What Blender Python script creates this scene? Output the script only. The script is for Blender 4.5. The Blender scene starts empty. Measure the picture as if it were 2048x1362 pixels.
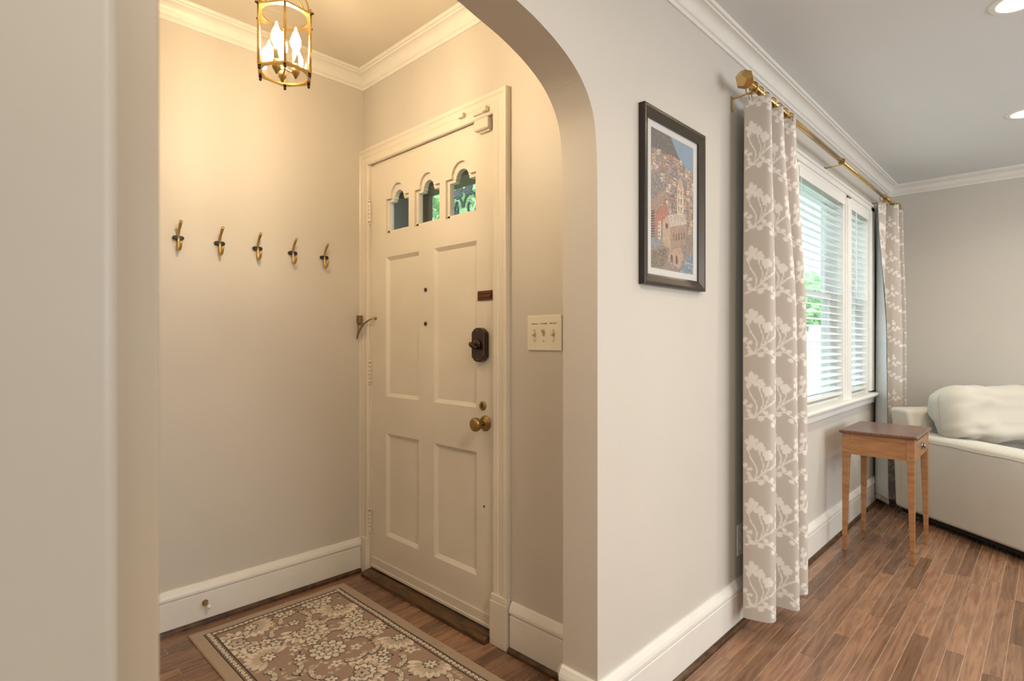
import bpy, bmesh, math, random
import numpy as np
from mathutils import Vector, Matrix, noise as mnoise

random.seed(7)
C = bpy.context.scene.collection
S = bpy.context.scene

# ------------------------------------------------------------------ camera
F_PX = 1110.0
YAW = math.atan(1084 / 1110.0)
cam_data = bpy.data.cameras.new('camera')
cam_data.sensor_width = 36.0
cam_data.lens = F_PX / 2048 * 36.0
cam_data.clip_start = 0.01
cam_data.dof.use_dof = True
cam_data.dof.focus_distance = 2.5
cam_data.dof.aperture_fstop = 8.0
cam = bpy.data.objects.new('camera', cam_data)
cam.location = (0, 0, 1.20)
cam.rotation_euler = (math.pi / 2, 0, math.atan2(-math.cos(YAW), math.sin(YAW)))
C.objects.link(cam)
S.camera = cam

# ------------------------------------------------------------------ world and lights
world = bpy.data.worlds.new('sky')
S.world = world
world.use_nodes = True
bgn = world.node_tree.nodes['Background']
bgn.inputs['Color'].default_value = (0.74, 0.88, 1.0, 1)
bgn.inputs['Strength'].default_value = 3.5

S.view_settings.view_transform = 'Standard'
S.view_settings.look = 'None'
S.view_settings.gamma = 1.0
S.view_settings.use_curve_mapping = False
S.view_settings.exposure = 0.55
S.cycles.max_bounces = 8
S.cycles.diffuse_bounces = 4
S.cycles.glossy_bounces = 3
S.cycles.use_adaptive_sampling = True
S.cycles.adaptive_threshold = 0.03
S.cycles.transparent_max_bounces = 16
S.cycles.sample_clamp_indirect = 6.0
S.cycles.caustics_reflective = False
S.cycles.caustics_refractive = False
S.cycles.use_denoising = True


def area(name, loc, rot, size, size_y, power, col):
    d = bpy.data.lights.new(name, 'AREA')
    d.shape = 'RECTANGLE'
    d.size, d.size_y, d.energy, d.color = size, size_y, power, col
    o = bpy.data.objects.new(name, d)
    o.location, o.rotation_euler = loc, rot
    C.objects.link(o)
    return o


# added unseen soft fills at the living room rear and in the hall
area('rear_fill_light', (2.9, -3.5, 1.5), (math.pi / 2, 0, 0), 3.4, 1.6, 72, (0.86, 0.94, 1.0))
area('hall_fill_light', (-1.9, -0.6, 1.5), (math.pi / 2, 0, -math.pi / 2), 2.0, 1.5, 20, (1.0, 0.96, 0.90))

# added fill without a fixture, behind the camera, brightens foyer and lower door
area('near_fill_light', (0.55, -0.60, 2.44), (0, 0, 0), 0.5, 0.5, 25, (1.0, 0.88, 0.71))

# ------------------------------------------------------------------ materials
MATS = {}


def nodes_of(name):
    m = bpy.data.materials.new(name)
    m.use_nodes = True
    nt = m.node_tree
    return m, nt, nt.nodes['Principled BSDF']


def mat(name, col, rough=0.5, metal=0.0, var=0.0, scale=6.0, bump=0.0, bscale=120.0, col2=None, spec=0.5, sheen=0.0, stretch=None, coat=0.0):
    m, nt, b = nodes_of(name)
    N, L = nt.nodes, nt.links
    b.inputs['Base Color'].default_value = (*col, 1)
    b.inputs['Roughness'].default_value = rough
    b.inputs['Metallic'].default_value = metal
    b.inputs['Specular IOR Level'].default_value = spec
    b.inputs['Coat Weight'].default_value = coat
    if sheen:
        b.inputs['Sheen Weight'].default_value = sheen
    tc = N.new('ShaderNodeTexCoord')
    src = tc.outputs['Object']
    if stretch:
        mp = N.new('ShaderNodeMapping')
        mp.inputs['Scale'].default_value = stretch
        L.new(src, mp.inputs['Vector'])
        src = mp.outputs['Vector']
    if var or col2:
        n = N.new('ShaderNodeTexNoise')
        n.inputs['Scale'].default_value = scale
        n.inputs['Detail'].default_value = 6
        L.new(src, n.inputs['Vector'])
        r = N.new('ShaderNodeValToRGB')
        c2 = col2 or tuple(c * (1 - var) for c in col)
        r.color_ramp.elements[0].position = 0.35
        r.color_ramp.elements[1].position = 0.65
        r.color_ramp.elements[0].color = (*c2, 1)
        r.color_ramp.elements[1].color = (*col, 1)
        L.new(n.outputs['Fac'], r.inputs['Fac'])
        L.new(r.outputs['Color'], b.inputs['Base Color'])
    if bump:
        n2 = N.new('ShaderNodeTexNoise')
        n2.inputs['Scale'].default_value = bscale
        n2.inputs['Detail'].default_value = 4
        L.new(src, n2.inputs['Vector'])
        bp = N.new('ShaderNodeBump')
        bp.inputs['Strength'].default_value = bump
        bp.inputs['Distance'].default_value = 0.004
        L.new(n2.outputs['Fac'], bp.inputs['Height'])
        L.new(bp.outputs['Normal'], b.inputs['Normal'])
    MATS[name] = m
    return m


mat('wall_paint', (0.61, 0.57, 0.51), 0.55, var=0.03, scale=2.0, bump=0.06, bscale=60)
mat('ceiling_paint', (0.73, 0.755, 0.76), 0.7, var=0.02, scale=2.0, bump=0.05, bscale=50)
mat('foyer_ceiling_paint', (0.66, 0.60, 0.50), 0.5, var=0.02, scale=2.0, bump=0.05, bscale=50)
mat('trim_paint', (0.80, 0.77, 0.71), 0.34, var=0.04, scale=9.0, bump=0.05, bscale=40)
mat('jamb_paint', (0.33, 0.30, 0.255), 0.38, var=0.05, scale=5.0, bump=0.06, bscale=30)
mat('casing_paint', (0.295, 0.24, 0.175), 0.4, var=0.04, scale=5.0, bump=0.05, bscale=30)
mat('door_paint', (0.76, 0.70, 0.60), 0.30, var=0.05, scale=5.0, bump=0.06, bscale=35)
mat('window_paint', (0.84, 0.83, 0.79), 0.4, var=0.03)
mat('dark_shoe', (0.115, 0.055, 0.022), 0.35, col2=(0.035, 0.016, 0.007), scale=25, bump=0.2, bscale=60)
mat('threshold_wood', (0.14, 0.07, 0.025), 0.32, col2=(0.05, 0.025, 0.010), scale=12, stretch=(6, 1, 6), bump=0.2, bscale=40)
mat('brass', (0.66, 0.45, 0.17), 0.24, 1.0, var=0.12, scale=20)
mat('old_brass', (0.40, 0.27, 0.10), 0.34, 1.0, var=0.3, scale=30)
mat('hook_brass', (0.56, 0.38, 0.14), 0.36, 0.85, var=0.15, scale=30)
mat('bronze', (0.055, 0.028, 0.018), 0.25, 0.6, var=0.3, scale=20, coat=0.3)
mat('copper_brown', (0.16, 0.055, 0.025), 0.25, 0.5, var=0.3, scale=30)
mat('black_metal', (0.015, 0.013, 0.013), 0.35, 0.2, var=0.2)
mat('dark_hole', (0.008, 0.006, 0.005), 0.8, var=0.1)
mat('plastic_ivory', (0.80, 0.74, 0.62), 0.3, var=0.02)
mat('toggle_ivory', (0.66, 0.54, 0.36), 0.3, var=0.05)
mat('ink', (0.02, 0.02, 0.02), 0.6, var=0.1)
mat('sensor_white', (0.74, 0.68, 0.58), 0.35, var=0.04)
mat('frame_bronze', (0.060, 0.043, 0.025), 0.34, 0.45, var=0.25, scale=4)
mat('frame_dark', (0.022, 0.010, 0.009), 0.3, var=0.2)
mat('mat_board', (0.80, 0.78, 0.74), 0.7, var=0.02)
mat('lining', (0.72, 0.74, 0.74), 0.9, var=0.06, scale=8, bump=0.1, bscale=400)
mat('slat_white', (0.86, 0.89, 0.90), 0.45, var=0.02)
mat('cord', (0.80, 0.80, 0.76), 0.8, var=0.05)
mat('tassel_wood', (0.62, 0.47, 0.36), 0.6, var=0.15)
mat('table_wood', (0.40, 0.20, 0.085), 0.36, col2=(0.28, 0.125, 0.048), scale=5, stretch=(1.5, 1.5, 10), bump=0.05, bscale=60)
mat('table_apron', (0.40, 0.20, 0.085), 0.36, col2=(0.28, 0.13, 0.05), scale=5, stretch=(1.5, 1.5, 14), bump=0.05, bscale=60)
mat('table_top_wood', (0.195, 0.095, 0.062), 0.26, col2=(0.12, 0.055, 0.035), scale=5, stretch=(1, 9, 4))
mat('upholstery', (0.63, 0.595, 0.52), 0.95, var=0.04, scale=4, bump=0.15, bscale=500, sheen=0.2)
mat('upholstery_piping', (0.50, 0.46, 0.385), 0.95, var=0.06, scale=20)
mat('cushion_fabric', (0.56, 0.525, 0.455), 0.95, var=0.04, scale=4, bump=0.15, bscale=500, sheen=0.2)
mat('under_black', (0.006, 0.006, 0.006), 0.9, var=0.1)
mat('candle_sleeve', (0.85, 0.78, 0.60), 0.5, var=0.05)
mat('bulb_base', (0.50, 0.36, 0.16), 0.3, 1.0, var=0.1)
mat('iron', (0.05, 0.058, 0.062), 0.6, var=0.3, scale=20)
mat('storm_brown', (0.075, 0.042, 0.018), 0.4, var=0.2, scale=10)
mat('exterior_grey', (0.36, 0.45, 0.50), 0.6, var=0.1)
mat('exterior_white', (0.80, 0.82, 0.82), 0.6, var=0.05)
mat('porch_ceiling_paint', (0.62, 0.78, 0.72), 0.6, var=0.05)
mat('grass', (0.10, 0.22, 0.05), 0.9, col2=(0.06, 0.14, 0.03), scale=3)
mat('bark', (0.10, 0.07, 0.045), 0.9, col2=(0.05, 0.035, 0.02), scale=9)
mat('floor_seam', (0.62, 0.47, 0.35), 0.5, var=0.3, scale=30)
mat('white_rubber', (0.8, 0.78, 0.72), 0.6, var=0.03)
mat('rug_backing', (0.40, 0.325, 0.26), 0.95, var=0.1, scale=60)
mat('chrome_dark', (0.33, 0.31, 0.29), 0.25, 0.9, var=0.2, scale=20)


def leaf_mat(name, c1, c2):
    m, nt, b = nodes_of(name)
    N, L = nt.nodes, nt.links
    g = N.new('ShaderNodeNewGeometry')
    r = N.new('ShaderNodeValToRGB')
    r.color_ramp.elements[0].color = (*c1, 1)
    r.color_ramp.elements[1].color = (*c2, 1)
    L.new(g.outputs['Random Per Island'], r.inputs['Fac'])
    L.new(r.outputs['Color'], b.inputs['Base Color'])
    b.inputs['Roughness'].default_value = 0.6
    tr = N.new('ShaderNodeBsdfTranslucent')
    L.new(r.outputs['Color'], tr.inputs['Color'])
    mx = N.new('ShaderNodeMixShader')
    mx.inputs[0].default_value = 0.4
    out = N['Material Output']
    L.new(b.outputs[0], mx.inputs[1])
    L.new(tr.outputs[0], mx.inputs[2])
    L.new(mx.outputs[0], out.inputs['Surface'])
    MATS[name] = m


leaf_mat('leaves', (0.14, 0.32, 0.09), (0.62, 0.78, 0.42))


def glass_mat(name, tint, refl):
    m, nt, b = nodes_of(name)
    N, L = nt.nodes, nt.links
    N.remove(b)
    t = N.new('ShaderNodeBsdfTransparent')
    t.inputs['Color'].default_value = (*tint, 1)
    g = N.new('ShaderNodeBsdfGlossy')
    g.inputs['Roughness'].default_value = 0.02
    lw_ = N.new('ShaderNodeLayerWeight')
    lw_.inputs['Blend'].default_value = 0.5
    pw = N.new('ShaderNodeMath')
    pw.operation = 'POWER'
    pw.inputs[1].default_value = 4.0
    L.new(lw_.outputs['Facing'], pw.inputs[0])
    mu = N.new('ShaderNodeMath')
    mu.operation = 'MULTIPLY_ADD'
    mu.inputs[1].default_value = 0.6 * refl
    mu.inputs[2].default_value = 0.04 * refl
    L.new(pw.outputs[0], mu.inputs[0])
    mx = N.new('ShaderNodeMixShader')
    L.new(mu.outputs[0], mx.inputs[0])
    L.new(t.outputs[0], mx.inputs[1])
    L.new(g.outputs[0], mx.inputs[2])
    L.new(mx.outputs[0], N['Material Output'].inputs['Surface'])
    MATS[name] = m


glass_mat('window_glass', (0.93, 0.98, 0.98), 0.8)
glass_mat('lantern_glass', (0.97, 0.96, 0.93), 1.0)
glass_mat('picture_glass', (0.97, 0.97, 0.97), 0.7)


def emit_mat(name, col, strength):
    m, nt, b = nodes_of(name)
    b.inputs['Base Color'].default_value = (*col, 1)
    b.inputs['Emission Color'].default_value = (*col, 1)
    b.inputs['Emission Strength'].default_value = strength
    MATS[name] = m


emit_mat('bulb_glow', (1.0, 0.78, 0.52), 440.0)
emit_mat('can_glow', (1.0, 0.90, 0.72), 9.0)


def attr_mat(name, rough, bump=0.0, bscale=300, spec=0.3, sheen=0.0):
    m, nt, b = nodes_of(name)
    N, L = nt.nodes, nt.links
    a = N.new('ShaderNodeVertexColor')
    a.layer_name = 'dye'
    L.new(a.outputs['Color'], b.inputs['Base Color'])
    b.inputs['Roughness'].default_value = rough
    b.inputs['Specular IOR Level'].default_value = spec
    b.inputs['Sheen Weight'].default_value = sheen
    if bump:
        n = N.new('ShaderNodeTexNoise')
        n.inputs['Scale'].default_value = bscale
        tc = N.new('ShaderNodeTexCoord')
        L.new(tc.outputs['Object'], n.inputs['Vector'])
        bp = N.new('ShaderNodeBump')
        bp.inputs['Strength'].default_value = bump
        bp.inputs['Distance'].default_value = 0.003
        L.new(n.outputs['Fac'], bp.inputs['Height'])
        L.new(bp.outputs['Normal'], b.inputs['Normal'])
    MATS[name] = m


attr_mat('rug_pile', 0.95, 0.4, 500, 0.1, 0.15)
attr_mat('curtain_fabric', 0.85, 0.1, 600, 0.2, 0.1)
attr_mat('print_paper', 0.6)


def plank_mat():
    m, nt, b = nodes_of('oak_plank')
    N, L = nt.nodes, nt.links
    tc = N.new('ShaderNodeTexCoord')
    oi = N.new('ShaderNodeObjectInfo')
    cmb = N.new('ShaderNodeCombineXYZ')
    mu = N.new('ShaderNodeMath'); mu.operation = 'MULTIPLY'; mu.inputs[1].default_value = 37.0
    L.new(oi.outputs['Random'], mu.inputs[0])
    L.new(mu.outputs[0], cmb.inputs[0]); L.new(mu.outputs[0], cmb.inputs[1])
    add = N.new('ShaderNodeVectorMath'); add.operation = 'ADD'
    L.new(tc.outputs['Object'], add.inputs[0]); L.new(cmb.outputs[0], add.inputs[1])
    mp = N.new('ShaderNodeMapping'); mp.inputs['Scale'].default_value = (1.6, 16.0, 1.0)
    L.new(add.outputs[0], mp.inputs['Vector'])
    # cathedral grain: distorted noise bands
    n1 = N.new('ShaderNodeTexNoise'); n1.inputs['Scale'].default_value = 1.6; n1.inputs['Detail'].default_value = 2
    n1.inputs['Distortion'].default_value = 0.6
    L.new(mp.outputs[0], n1.inputs['Vector'])
    w = N.new('ShaderNodeMath'); w.operation = 'MULTIPLY'; w.inputs[1].default_value = 30.0
    L.new(n1.outputs['Fac'], w.inputs[0])
    sn = N.new('ShaderNodeMath'); sn.operation = 'SINE'
    L.new(w.outputs[0], sn.inputs[0])
    mp2 = N.new('ShaderNodeMapping'); mp2.inputs['Scale'].default_value = (2.0, 90.0, 1.0)
    L.new(add.outputs[0], mp2.inputs['Vector'])
    n2 = N.new('ShaderNodeTexNoise'); n2.inputs['Scale'].default_value = 1.0; n2.inputs['Detail'].default_value = 5
    L.new(mp2.outputs[0], n2.inputs['Vector'])
    mr = N.new('ShaderNodeMapRange'); mr.inputs[1].default_value = -1; mr.inputs[2].default_value = 1
    mr.inputs[3].default_value = 0.0; mr.inputs[4].default_value = 0.30
    L.new(sn.outputs[0], mr.inputs[0])
    ad = N.new('ShaderNodeMath'); ad.operation = 'ADD'
    L.new(mr.outputs[0], ad.inputs[0]); L.new(n2.outputs['Fac'], ad.inputs[1])
    r = N.new('ShaderNodeValToRGB')
    e = r.color_ramp.elements
    e[0].position = 0.25; e[0].color = (0.120, 0.060, 0.035, 1)
    e[1].position = 1.0; e[1].color = (0.295, 0.160, 0.094, 1)
    L.new(ad.outputs[0], r.inputs['Fac'])
    hv = N.new('ShaderNodeHueSaturation')
    vr = N.new('ShaderNodeMapRange'); vr.inputs[3].default_value = 0.70; vr.inputs[4].default_value = 1.5
    L.new(oi.outputs['Random'], vr.inputs[0])
    L.new(vr.outputs[0], hv.inputs['Value'])
    L.new(r.outputs['Color'], hv.inputs['Color'])
    L.new(hv.outputs['Color'], b.inputs['Base Color'])
    rr = N.new('ShaderNodeMapRange'); rr.inputs[3].default_value = 0.20; rr.inputs[4].default_value = 0.34
    L.new(n2.outputs['Fac'], rr.inputs[0])
    L.new(rr.outputs[0], b.inputs['Roughness'])
    bp = N.new('ShaderNodeBump'); bp.inputs['Strength'].default_value = 0.12; bp.inputs['Distance'].default_value = 0.002
    L.new(n2.outputs['Fac'], bp.inputs['Height'])
    L.new(bp.outputs['Normal'], b.inputs['Normal'])
    MATS['oak_plank'] = m


plank_mat()

# ------------------------------------------------------------------ mesh helpers


class MB:
    def __init__(self):
        self.v, self.f = [], []

    def add(self, vs, fs):
        o = len(self.v)
        self.v += [tuple(p) for p in vs]
        self.f += [tuple(i + o for i in f) for f in fs]
        return self

    def box(self, x0, x1, y0, y1, z0, z1):
        vs = [(x, y, z) for x in (x0, x1) for y in (y0, y1) for z in (z0, z1)]
        return self.add(vs, [(0, 1, 3, 2), (4, 6, 7, 5), (0, 4, 5, 1), (2, 3, 7, 6), (0, 2, 6, 4), (1, 5, 7, 3)])

    def tube(self, pts, r, n=10, cap=True):
        pts = [Vector(p) for p in pts]
        rs = r if isinstance(r, (list, tuple)) else [r] * len(pts)
        t0 = (pts[1] - pts[0]).normalized()
        u = t0.orthogonal().normalized()
        vs, fs = [], []
        for i, p in enumerate(pts):
            if i == 0: t = t0
            elif i == len(pts) - 1: t = (pts[i] - pts[i - 1]).normalized()
            else: t = ((pts[i + 1] - pts[i]).normalized() + (pts[i] - pts[i - 1]).normalized()).normalized()
            u = (u - t * u.dot(t)).normalized()
            w = t.cross(u)
            for k in range(n):
                a = 2 * math.pi * k / n
                vs.append(p + (u * math.cos(a) + w * math.sin(a)) * rs[i])
        for i in range(len(pts) - 1):
            for k in range(n):
                a, b = i * n + k, i * n + (k + 1) % n
                fs.append((a, b, b + n, a + n))
        if cap:
            fs.append(tuple(reversed(range(n))))
            fs.append(tuple(range((len(pts) - 1) * n, len(pts) * n)))
        return self.add(vs, fs)

    def lathe(self, prof, org, axis='Z', n=24):
        """prof = [(r, h)] along the axis through org; axis X, Y, Z or a minus sign."""
        org = Vector(org)
        ax = {'X': Vector((1, 0, 0)), 'Y': Vector((0, 1, 0)), 'Z': Vector((0, 0, 1))}[axis[-1]]
        if axis[0] == '-': ax = -ax
        u = ax.orthogonal().normalized()
        w = ax.cross(u)
        vs, fs = [], []
        for r, h in prof:
            for k in range(n):
                a = 2 * math.pi * k / n
                vs.append(org + ax * h + (u * math.cos(a) + w * math.sin(a)) * max(r, 1e-5))
        for i in range(len(prof) - 1):
            for k in range(n):
                a, b = i * n + k, i * n + (k + 1) % n
                fs.append((a, b, b + n, a + n))
        fs.append(tuple(reversed(range(n))))
        fs.append(tuple(range((len(prof) - 1) * n, len(prof) * n)))
        return self.add(vs, fs)

    def prism(self, poly, axis, a, b):
        """poly 2D extruded along axis between a and b. axis Y: poly is (x, z); X: (y, z); Z: (x, y)."""
        def P(p, t):
            return {'Y': (p[0], t, p[1]), 'X': (t, p[0], p[1]), 'Z': (p[0], p[1], t)}[axis]
        n = len(poly)
        vs = [P(p, a) for p in poly] + [P(p, b) for p in poly]
        fs = [tuple(range(n)), tuple(reversed(range(n, 2 * n)))]
        fs += [(i, i + n, (i + 1) % n + n, (i + 1) % n) for i in range(n)]
        return self.add(vs, fs)

    def sweep(self, path, prof, z=0.0, closed=False):
        """profile (d, z) swept along a plan polyline, d measured to the right of travel, mitred."""
        P = [Vector(p) for p in path]
        n = len(P)
        segs = [(P[(i + 1) % n] - P[i]).normalized() for i in range(n if closed else n - 1)]
        nr = [Vector((s.y, -s.x)) for s in segs]
        vs, fs, m = [], [], len(prof)
        for i in range(n):
            if closed: a, b = nr[i - 1], nr[i]
            else: a, b = nr[max(i - 1, 0)], nr[min(i, n - 2)]
            o = (a + b) / (1 + a.dot(b))
            for d, h in prof:
                vs.append((P[i].x + o.x * d, P[i].y + o.y * d, z + h))
        for i in range(n if closed else n - 1):
            j = (i + 1) % n
            for k in range(m - 1):
                fs.append((i * m + k, i * m + k + 1, j * m + k + 1, j * m + k))
        if not closed:
            fs.append(tuple(range(m)))
            fs.append(tuple(reversed(range((n - 1) * m, n * m))))
        return self.add(vs, fs)

    def mesh(self, name, material, smooth=False):
        me = bpy.data.meshes.new(name)
        me.from_pydata(self.v, [], self.f)
        bm = bmesh.new(); bm.from_mesh(me)
        bmesh.ops.recalc_face_normals(bm, faces=bm.faces)
        bm.to_mesh(me); bm.free()
        if smooth:
            me.polygons.foreach_set('use_smooth', [True] * len(me.polygons))
        me.materials.append(MATS[material])
        return me

    def build(self, name, material, parent=None, smooth=False, bevel=0.0, segs=2, angle=None):
        o = bpy.data.objects.new(name, self.mesh(name, material, smooth))
        C.objects.link(o)
        o.parent = parent
        if bevel:
            md = o.modifiers.new('bevel', 'BEVEL')
            md.width, md.segments, md.limit_method = bevel, segs, 'ANGLE'
            md.angle_limit = math.radians(angle or 40)
        return o


def tag(o, label=None, cat=None, group=None, kind=None):
    if label: o['label'] = label
    if cat: o['category'] = cat
    if group: o['group'] = group
    if kind: o['kind'] = kind
    return o


def thing(name, label, cat, loc=(0, 0, 0), rz=0.0, group=None, kind=None):
    o = bpy.data.objects.new(name, None)
    o.empty_display_size = 0.05
    o.location = loc
    o.rotation_euler = (0, 0, rz)
    C.objects.link(o)
    return tag(o, label, cat, group, kind)


def struct(o, label, cat):
    return tag(o, label, cat, kind='structure')


def copy_part(o, parent, loc=None):
    c = o.copy()
    C.objects.link(c)
    c.parent = parent
    if loc is not None: c.location = loc
    return c


def copy_tree(o, parent=None):
    c = copy_part(o, parent)
    for ch in [x for x in bpy.data.objects if x.parent == o]:
        copy_tree(ch, c)
    return c


def bez(p0, p1, p2, p3, n=10):
    out = []
    for i in range(n + 1):
        t = i / n
        out.append(tuple((1 - t) ** 3 * a + 3 * (1 - t) ** 2 * t * b + 3 * (1 - t) * t * t * c + t ** 3 * d for a, b, c, d in zip(p0, p1, p2, p3)))
    return out


def catmull(pts, n=6):
    out = []
    P = [pts[0]] + list(pts) + [pts[-1]]
    for i in range(1, len(P) - 2):
        a, b, c, d = P[i - 1], P[i], P[i + 1], P[i + 2]
        for k in range(n):
            t = k / n
            out.append(tuple(0.5 * (2 * q + (r - p) * t + (2 * p - 5 * q + 4 * r - s) * t * t + (3 * q - p - 3 * r + s) * t ** 3) for p, q, r, s in zip(a, b, c, d)))
    out.append(tuple(pts[-1]))
    return out


# ------------------------------------------------------------------ raster painter for woven and printed patterns
def lin(r, g, b):
    f = lambda c: (c / 255 / 12.92) if c / 255 <= 0.04045 else ((c / 255 + 0.055) / 1.055) ** 2.4
    return np.array([f(r), f(g), f(b)])


class Raster:
    def __init__(self, w, h, res, col):
        self.res, self.w, self.h = res, w, h
        self.nx, self.ny = int(round(w / res)) + 1, int(round(h / res)) + 1
        self.a = np.tile(np.asarray(col, float), (self.ny, self.nx, 1))

    def win(self, x0, x1, y0, y1):
        i0, i1 = max(0, int(x0 / self.res) - 1), min(self.nx, int(x1 / self.res) + 3)
        j0, j1 = max(0, int(y0 / self.res) - 1), min(self.ny, int(y1 / self.res) + 3)
        if i1 <= i0 or j1 <= j0: return None
        X, Y = np.meshgrid(np.arange(i0, i1) * self.res, np.arange(j0, j1) * self.res)
        return (slice(j0, j1), slice(i0, i1)), X, Y

    def put(self, sl, m, col):
        m = np.clip(m, 0, 1)[..., None]
        self.a[sl] = self.a[sl] * (1 - m) + np.asarray(col) * m

    def ell(self, cx, cy, rx, ry, rot, col, al=1.0):
        R = max(rx, ry)
        w = self.win(cx - R, cx + R, cy - R, cy + R)
        if not w: return
        sl, X, Y = w
        c, s = math.cos(rot), math.sin(rot)
        u, v = (X - cx) * c + (Y - cy) * s, -(X - cx) * s + (Y - cy) * c
        d = (1 - np.sqrt((u / rx) ** 2 + (v / ry) ** 2)) * min(rx, ry)
        self.put(sl, (d / self.res + 0.5) * 1.0 * (np.clip(d / self.res + 0.5, 0, 1) > 0) * al if al == 1 else np.clip(d / self.res + 0.5, 0, 1) * al, col)

    def line(self, pts, wd, col, al=1.0):
        for (x0, y0), (x1, y1) in zip(pts[:-1], pts[1:]):
            w = self.win(min(x0, x1) - wd, max(x0, x1) + wd, min(y0, y1) - wd, max(y0, y1) + wd)
            if not w: continue
            sl, X, Y = w
            dx, dy = x1 - x0, y1 - y0
            t = np.clip(((X - x0) * dx + (Y - y0) * dy) / (dx * dx + dy * dy + 1e-12), 0, 1)
            d = np.hypot(X - x0 - t * dx, Y - y0 - t * dy)
            self.put(sl, np.clip((wd / 2 - d) / self.res + 0.5, 0, 1) * al, col)

    def poly(self, pts, col, al=1.0):
        xs, ys = [p[0] for p in pts], [p[1] for p in pts]
        w = self.win(min(xs), max(xs), min(ys), max(ys))
        if not w: return
        sl, X, Y = w
        ins = np.zeros(X.shape, bool)
        j = len(pts) - 1
        for i in range(len(pts)):
            xi, yi, xj, yj = *pts[i], *pts[j]
            if yi != yj:
                ins ^= ((yi > Y) != (yj > Y)) & (X < (xj - xi) * (Y - yi) / (yj - yi) + xi)
            j = i
        self.put(sl, ins * al, col)


def grid_object(name, P, colors, material, parent=None, close=None, smooth=True):
    """P: (ny, nx, 3) vertices, colors (ny, nx, 3)."""
    ny, nx = P.shape[:2]
    idx = np.arange(ny * nx).reshape(ny, nx)
    q = np.stack([idx[:-1, :-1], idx[:-1, 1:], idx[1:, 1:], idx[1:, :-1]], -1).reshape(-1, 4)
    V = P.reshape(-1, 3)
    CO = colors.reshape(-1, 3)
    if close is not None:      # skirt of the sheet's edge, moved by the vector close
        ring = np.concatenate([idx[0, :-1], idx[:-1, -1], idx[-1, :0:-1], idx[:0:-1, 0]])
        base = len(V)
        V = np.concatenate([V, V[ring] + np.asarray(close)])
        CO = np.concatenate([CO, CO[ring]])
        k = np.arange(len(ring)); k2 = (k + 1) % len(ring)
        q = np.concatenate([q, np.stack([ring[k2], ring[k], base + k, base + k2], -1)])
    me = bpy.data.meshes.new(name)
    me.vertices.add(len(V)); me.vertices.foreach_set('co', V.astype(np.float32).ravel())
    me.loops.add(len(q) * 4); me.loops.foreach_set('vertex_index', q.astype(np.int32).ravel())
    me.polygons.add(len(q)); me.polygons.foreach_set('loop_start', np.arange(0, len(q) * 4, 4, dtype=np.int32))
    me.polygons.foreach_set('loop_total', np.full(len(q), 4, np.int32))
    me.update(calc_edges=True)
    me.polygons.foreach_set('use_smooth', np.full(len(q), smooth))
    ca = me.color_attributes.new('dye', 'FLOAT_COLOR', 'POINT')
    ca.data.foreach_set('color', np.concatenate([CO, np.ones((len(CO), 1))], 1).astype(np.float32).ravel())
    me.materials.append(MATS[material])
    o = bpy.data.objects.new(name, me)
    C.objects.link(o)
    o.parent = parent
    return o


# ------------------------------------------------------------------ dimensions
Y0, YB = 0.965, 1.096        # window / arch wall, room face and foyer face
XF = 5.457                   # far wall
YH, XD = 2.595, 1.541        # hook wall, door wall
HL, HF = 2.465, 2.590        # ceilings
XA0, XA1 = 0.205, 1.350      # arch opening
YR = -3.6                    # rear wall

# ------------------------------------------------------------------ floor
floor_o = struct(MB().box(-2.1, XF + 0.1, YR - 0.1, YH + 0.05, -0.05, -0.0012).build('floor', 'floor_seam'),
                 'brown oak strip floor of living room and foyer', 'floor')
PW = 0.0572
plank_cache = {}


def plank(x0, x1, y):
    Lr = round((x1 - x0) / 0.02) * 0.02
    if Lr not in plank_cache:
        g = 0.0013
        plank_cache[Lr] = MB().box(g, Lr - g, g, PW - g, -0.0010, 0.0).mesh('plank', 'oak_plank')
    o = bpy.data.objects.new('plank', plank_cache[Lr])
    o.location = (x0, y, 0)
    C.objects.link(o)
    o.parent = floor_o
    return x0 + Lr


rnd = random.Random(3)
y = 0.93 - PW
while y > -0.78:
    x = 0.30 + max(0, 0.9 - y) * 0.9 - rnd.random() * 0.5
    x = max(0.1, x)
    while x < XF - 0.02:
        nx = min(x + rnd.choice([0.5, 0.66, 0.84, 1.0, 1.2, 1.5]), XF)
        if XF - nx < 0.25: nx = XF
        x = plank(x, nx, y)
        if XF - x < 0.03: break
    y -= PW
y = 0.93
while y < YH:
    x, end = 0.02, 1.56
    first = rnd.choice([0.6, 0.86, 1.1])
    if y < 1.08: end = 1.34
    x = plank(x, first, y)
    plank(x, end, y)
    y += PW
# rest of the strip floor, out of the photograph
rest = MB()
rest.box(-2.0, XF, YR, -0.79, -0.001, 0.0).box(-2.0, 0.0, -0.79, 0.9, -0.001, 0.0)
rest.build('plank', 'oak_plank', floor_o)

# ------------------------------------------------------------------ walls
half = (XA1 - XA0) / 2
xc = (XA0 + XA1) / 2
arch_pts = [(0.0, 2.082), (0.12, 2.076), (0.21, 2.058), (0.31, 2.036), (0.41, 2.000), (0.487, 1.953), (0.537, 1.893), (0.560, 1.828), (0.569, 1.735), (half, 1.60)]
curve = catmull(arch_pts, 6)
right = [(xc + u, z) for u, z in curve]
left = [(xc - u, z) for u, z in reversed(curve[1:])]
arc = left + right      # left to right


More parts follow.
